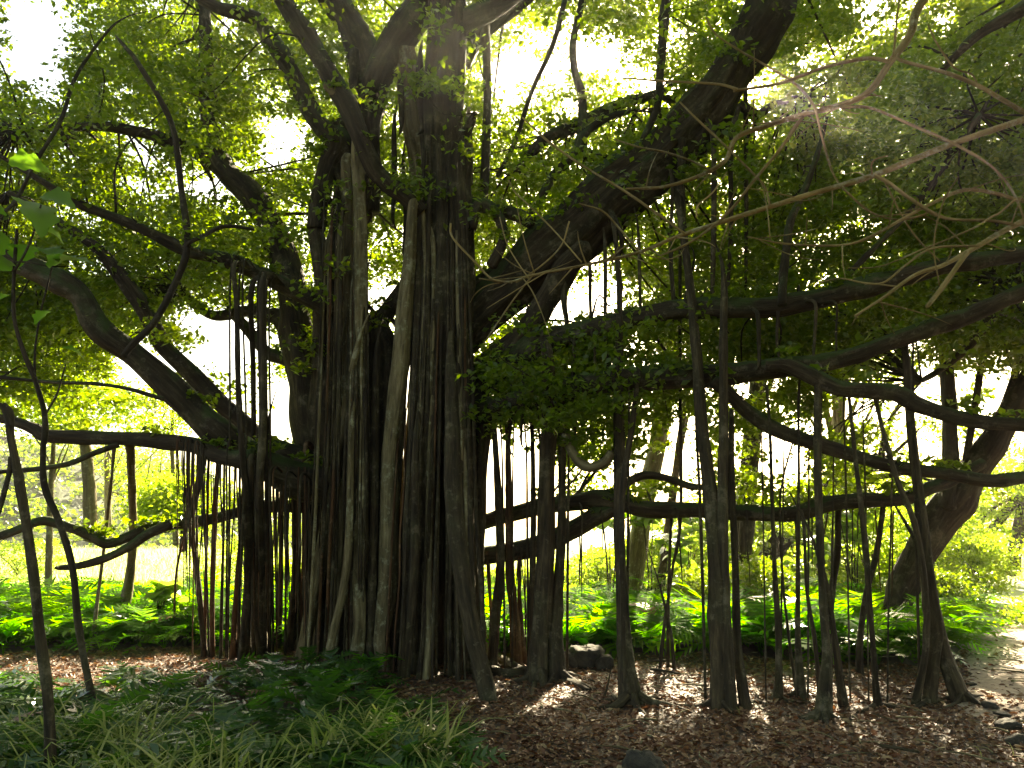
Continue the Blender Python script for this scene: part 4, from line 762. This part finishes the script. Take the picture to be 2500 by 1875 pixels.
for (px, py, n, h_, sz, lb) in [(380,1560,5,.85,.24,'big leaved yellow-green plant beside the sunny litter strip'), (455,1570,3,.6,.2,'low broad leaved plant by the thin backlit-red aerial roots'), (1590,1500,5,2.0,.34,'tall plant with large round leaves glowing between the slanting trunks'),
        (1680,1500,4,1.7,.34,'large leaved plant beneath the horizontal limb before the upright trunk'), (1490,1500,4,1.9,.30,'round leaved plant rising against the white meadow glare'), (2090,1500,5,2.1,.34,'broad leaved shrub behind the thin roots by the stooping tree'), (2000,1520,4,1.3,.3,'glossy leaved plant in the dark bushes under the stooping tree')]:
    q = gp(px, py); broadleaf(q, n, h_, sz, lb, px)
# bushes
def bush(px, py, w_, h_, label, seed, mat='leaf', n=40, name='bush', size=(.05, .09)):
    q = gp(px, py); e = empty(name, (q[0], q[1], 0), label, 'bush'); rr = np.random.default_rng(seed)
    for k in range(6):
        a = rr.uniform(0, 6.3); d = rr.uniform(.2, .8)*w_*.6
        tube('stem', [[q[0], q[1], -.04], [q[0]+d*.4*math.cos(a), q[1]+d*.4*math.sin(a), h_*.45], [q[0]+d*math.cos(a), q[1]+d*math.sin(a), h_*rr.uniform(.7, 1)]], [.022, .016, .006], M['bark_dark'], e, sides=6, seed=k, n_per=5)
    Cs = np.column_stack([q[0] + rr.normal(0, w_*.42, n), q[1] + rr.normal(0, w_*.3, n), rr.uniform(.12, 1, n)**.8*h_]); 
    f = 1 - .5*(Cs[:, 2]/h_)**2; Cs[:, 0] = q[0] + (Cs[:, 0]-q[0])*f
    p = clump_points(Cs, rr.uniform(.16, .3, n), 60, rr); p[:, 2] = np.maximum(p[:, 2], .03); leaf_obj('foliage', p, rr.uniform(*size, len(p)), M[mat], e, seed)
bush(2300, 1515, 1.0, .75, 'low rounded bush at the inner bend of the dirt path', 61, n=70)
bush(2400, 1480, 1.1, 1.3, 'taller rounded bush where the path turns away', 62, 'leaf_light', 80)
bush(2270, 1480, 1.2, 1.6, 'twiggy brown-green bush beside the leaning trunk', 63, n=45)
bush(2560, 1530, .9, .35, 'low green clump at the outer edge of the path', 64, 'leaf_light', 50)
bush(1740, 1530, 1.2, .9, 'dark bush between the upright trunk and the ferns', 65, n=70)
bush(1880, 1520, 1.3, 1.0, 'dense dark bush at the foot of the stooping tree', 66, n=80)
bush(600, 1440, 1.6, 1.2, 'sunny light bush seen through the thin aerial roots', 67, 'leaf_light', 60)
bush(60, 1430, 1.8, 1.1, 'pale sunlit bush at the meadow edge behind the snapped stem', 68, 'leaf_light', 60)
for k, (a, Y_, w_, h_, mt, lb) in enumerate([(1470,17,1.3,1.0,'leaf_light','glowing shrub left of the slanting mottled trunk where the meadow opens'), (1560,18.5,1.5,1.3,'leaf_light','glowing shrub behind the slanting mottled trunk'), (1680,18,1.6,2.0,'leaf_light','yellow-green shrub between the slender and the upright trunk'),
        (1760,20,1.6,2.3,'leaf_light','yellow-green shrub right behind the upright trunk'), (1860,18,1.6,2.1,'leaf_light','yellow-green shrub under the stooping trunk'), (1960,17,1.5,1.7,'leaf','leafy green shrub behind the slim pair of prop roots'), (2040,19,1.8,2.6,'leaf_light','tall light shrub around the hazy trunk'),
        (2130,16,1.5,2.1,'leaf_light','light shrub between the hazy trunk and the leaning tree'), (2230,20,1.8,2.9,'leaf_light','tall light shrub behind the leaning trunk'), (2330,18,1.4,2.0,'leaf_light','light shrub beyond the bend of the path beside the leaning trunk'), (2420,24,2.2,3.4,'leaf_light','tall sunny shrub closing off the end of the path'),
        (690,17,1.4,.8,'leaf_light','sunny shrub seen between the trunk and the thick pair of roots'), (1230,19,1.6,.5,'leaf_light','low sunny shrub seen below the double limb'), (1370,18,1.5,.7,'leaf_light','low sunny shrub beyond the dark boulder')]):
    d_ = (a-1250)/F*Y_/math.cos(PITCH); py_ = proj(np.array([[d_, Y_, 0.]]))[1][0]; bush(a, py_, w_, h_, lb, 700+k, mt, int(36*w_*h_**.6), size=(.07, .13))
# ---------------------------------------------------------------- grass, litter, stones
def blades(name, X, Y, hgt, mat, label, seed, lean=.45, width=.007):
    q = np.random.default_rng(seed); n = len(X); a = q.uniform(0, 6.28, n); hgt = hgt*q.uniform(.5, 1.2, n); ln = hgt*np.abs(q.normal(lean, .3, n)); w_ = width*q.uniform(.6, 1.4, n)
    dx, dy = np.cos(a), np.sin(a); Z0 = gh(X, Y); V = []
    b = q.uniform(0, 6.28, n); sx, sy = np.cos(b), np.sin(b)
    for s, ws in ((0, .8), (.4, 1), (.75, .7)):
        for sg in (-1, 1): V.append(np.column_stack([X + dx*ln*s**2 + sg*sx*w_*ws, Y + dy*ln*s**2 + sg*sy*w_*ws, Z0 + hgt*(s - .28*s**3)]))
    V.append(np.column_stack([X + dx*ln*1.15, Y + dy*ln*1.15, Z0 + hgt*.70])); V = np.stack(V, 1).reshape(-1, 3); k = np.arange(n)[:, None]*7
    Q = np.concatenate([k + [[0, 1, 3, 2]], k + [[2, 3, 5, 4]]], 1).reshape(-1, 4); T = (k + [[4, 5, 6]]).reshape(-1, 3); rv = np.clip(q.beta(1.8, 2.0, n), 0, 1)
    o = obj(name, mesh_np(name, V, [Q, T], {'rnd': ('FACE', np.concatenate([np.repeat(rv, 2), rv]))}), mat); tag(o, label, 'grass', kind='stuff'); return o
n = 5200; X = r.uniform(-4.2, .1, n); Y = r.uniform(3.6, 7.0, n); px, py = proj(np.column_stack([X, Y, X*0])); k = (py > 1800 + r.uniform(0, 80, n)) & (px < 1140 - (1990-py)*.35)
k &= np.sin(X*3.1+1)*np.cos(Y*2.7) + r.normal(0, .3, n) > .1
blades('grass', X[k], Y[k], .50, M['grass'], 'long arching yellow-green grass in front of the fern bank', 5, .75, .0085)
n = 500; X = r.uniform(-4, 4.5, n); Y = r.uniform(5.5, 11, n); px, py = proj(np.column_stack([X, Y, X*0])); k = (px > 1050) & (np.sin(X*2.3)*np.cos(Y*3.1) > .93)
blades('grass_tufts', X[k], Y[k], .16, M['grass'], 'few small grass tufts sprouting through the leaf litter', 6, .5, .004)
n = 42000; Y = 15.5 + 34*r.uniform(0, 1, n)**1.6; X = r.uniform(-.95, .95, n)*Y; k = ~((X > 8.0) & (Y < 24))
blades('meadow_grass', X[k], Y[k], .55, M['meadow_grass'], 'tall pale grass of the sunlit meadow', 7, .4, .016)
n = 75000; Y = 4.8 + 7.0*r.uniform(0, 1, n)**1.2; X = r.uniform(-.75, .85, n)*Y; px, py = proj(np.column_stack([X, Y, X*0])); k = (py > np.vectorize(edge)(px) - 12) & ~((px < 950) & (py > 1720)) & ~((px > 2365) & (py < 1700) & (r.uniform(0, 1, n) < .86))
X, Y = X[k], Y[k]; P = np.column_stack([X, Y, gh(X, Y) + r.uniform(.004, .022, len(X))])
V, Fc, rnd = leaf_arrays(P, .026 + .062*r.uniform(0, 1, len(P))**2.0, np.random.default_rng(15), up=2.2, aspect=.5, droop=0)
o = obj('leaf_litter', mesh_np('leaf_litter', V, Fc, {'rnd': ('FACE', rnd)}), M['litter']); tag(o, 'fallen brown leaves strewn over the clearing', 'leaf litter', kind='stuff')
ft = []
for k in range(260):
    yy = r.uniform(5.2, 10.5); xx = r.uniform(-.35, .7)*yy; a = r.uniform(0, 6.3); L_ = r.uniform(.08, .45); z_ = float(gh(xx, yy)) + .02
    ft.append(tube_arrays(np.array([[xx, yy, z_], [xx+math.cos(a)*L_*.5+r.normal(0, .02), yy+math.sin(a)*L_*.5, z_+.012], [xx+math.cos(a)*L_, yy+math.sin(a)*L_, z_]]), np.array([.006, .005, .002])*r.uniform(.6, 1.6), sides=5, n_per=3, seed=k))
o = multi_tube('fallen_twigs', ft, M['bark_pale']); tag(o, 'small dry twigs scattered over the leaf litter', 'twigs', kind='stuff')
def rock(px, py, sx, sy, sz, label, seed):
    q = gp(px, py); rr = np.random.default_rng(seed); nu, nv = 16, 11; V = []
    ph = rr.uniform(0, 6.3, 8)
    for j in range(nv):
        t = math.pi*j/(nv-1)
        for i in range(nu):
            a = 2*math.pi*i/nu; d = np.array([math.sin(t)*math.cos(a), math.sin(t)*math.sin(a), math.cos(t)])
            m_ = 1 + .16*math.sin(3*d[0]+ph[0]+2*d[2]) + .12*math.sin(5*d[1]+ph[1]) + .07*math.sin(9*d[0]-7*d[2]+ph[2]) + rr.normal(0, .025)
            d = np.sign(d)*np.abs(d)**.75; V.append(d*m_*np.array([sx, sy, sz]) + np.array([q[0], q[1], sz*.55]))
    i = (np.arange(nv-1)[:, None]*nu + np.arange(nu)[None]); j = (np.arange(nv-1)[:, None]*nu + (np.arange(nu)[None]+1) % nu)
    o = obj('rock', mesh_np('rock', np.array(V), np.stack([i, j, j+nu, i+nu], -1).reshape(-1, 4), None, True), M['rock']); return tag(o, label, 'rock')
rock(1435, 1622, .19, .16, .14, 'dark boulder among the ferns behind the clearing', 1); rock(1395, 1625, .11, .1, .09, 'small stone leaning on the dark boulder among the ferns', 2)
rock(1475, 1628, .10, .1, .08, 'small dark stone at the open side of the fern boulder', 5)
rock(1570, 1888, .13, .12, .08, 'lone half-buried stone in the open leaf litter', 3)
for k, (a, b, s) in enumerate([(2398,1700,.06),(2416,1728,.08),(2446,1745,.07),(2462,1776,.10),(2498,1815,.12),(2372,1672,.05)]):
    o = rock(a, b, s*(1.2, .8, 1, .8, .9, .8)[k], s*.75, s*(.25, .4, .22, .36, .34, .3)[k], ['second', 'third', 'fourth', 'fifth', 'sixth', 'first'][k] + ' stone of the path edging, counted from the forked prop root', 10+k); o['group'] = 'stones edging the path'; o.rotation_euler = (0, 0, 0)
for k, (a, lb) in enumerate([([(1590,1640),(1660,1652)], 'thin fallen stick lying before the three thin roots'), ([(1580,1618),(1625,1620)], 'short dark log end at the fern edge'), ([(2150,1830),(2200,1838),(2245,1848)], 'pale fallen twig on the leaf litter')]):
    P = np.array([[*gp(*p)[:2], .03] for p in a]); R = [.02, .026, .014][k]; e = tube('fallen_stick', P, np.linspace(R, R*.6, len(P)), M['bark'], None, sides=7, seed=k); tag(e, lb, 'stick')
for k, (a, b) in enumerate([((1485,1660),(1470,1710))]):
    p0 = pix(1490, 1640, gp(1470, 1710)[1]); p1 = gp(1470, 1712); e = tube('upright_twig', [p1, (p0+p1)/2 + [.01, 0, 0], p0 + [.02, 0, .08]], [.012, .009, .004], M['bark_dark'], None, sides=6, seed=3); tag(e, 'thin twig stuck upright in the litter', 'twig')

# scrub on the far hill and a low far tree line
q = np.random.default_rng(91); hm = h.data; hv = np.empty(len(hm.vertices)*3, np.float32); hm.vertices.foreach_get('co', hv); hv = hv.reshape(-1, 3)
ctr = hv[q.integers(0, len(hv), 2600)] + q.normal(0, .5, (2600, 3)); p = clump_points(ctr, q.uniform(.6, 1.5, len(ctr)), 26, q)
o = leaf_obj('hill_scrub', p, q.uniform(.25, .55, len(p)), M['leaf'], None, 92, aspect=.7); tag(o, 'dense bushes and small trees covering the dim far hill', 'scrub', kind='stuff')
# ---------------------------------------------------------------- haze: misty air from the clearing to the hill
bpy.ops.mesh.primitive_cube_add(size=1); hz = bpy.context.object; hz.name = 'haze'
hz.scale = (230, 130, 34); hz.location = (-10, 55, 15.5)
m, t, b = nt('misty_air'); t.nodes.remove(b); pv = t.nodes.new('ShaderNodeVolumePrincipled'); pv.inputs['Color'].default_value = (1, .97, .9, 1)
pv.inputs['Density'].default_value = .0010; pv.inputs['Anisotropy'].default_value = .8
t.links.new(pv.outputs[0], t.nodes['Material Output'].inputs['Volume']); hz.data.materials.append(m); tag(hz, 'thin bright mist in the air', 'haze', kind='stuff')
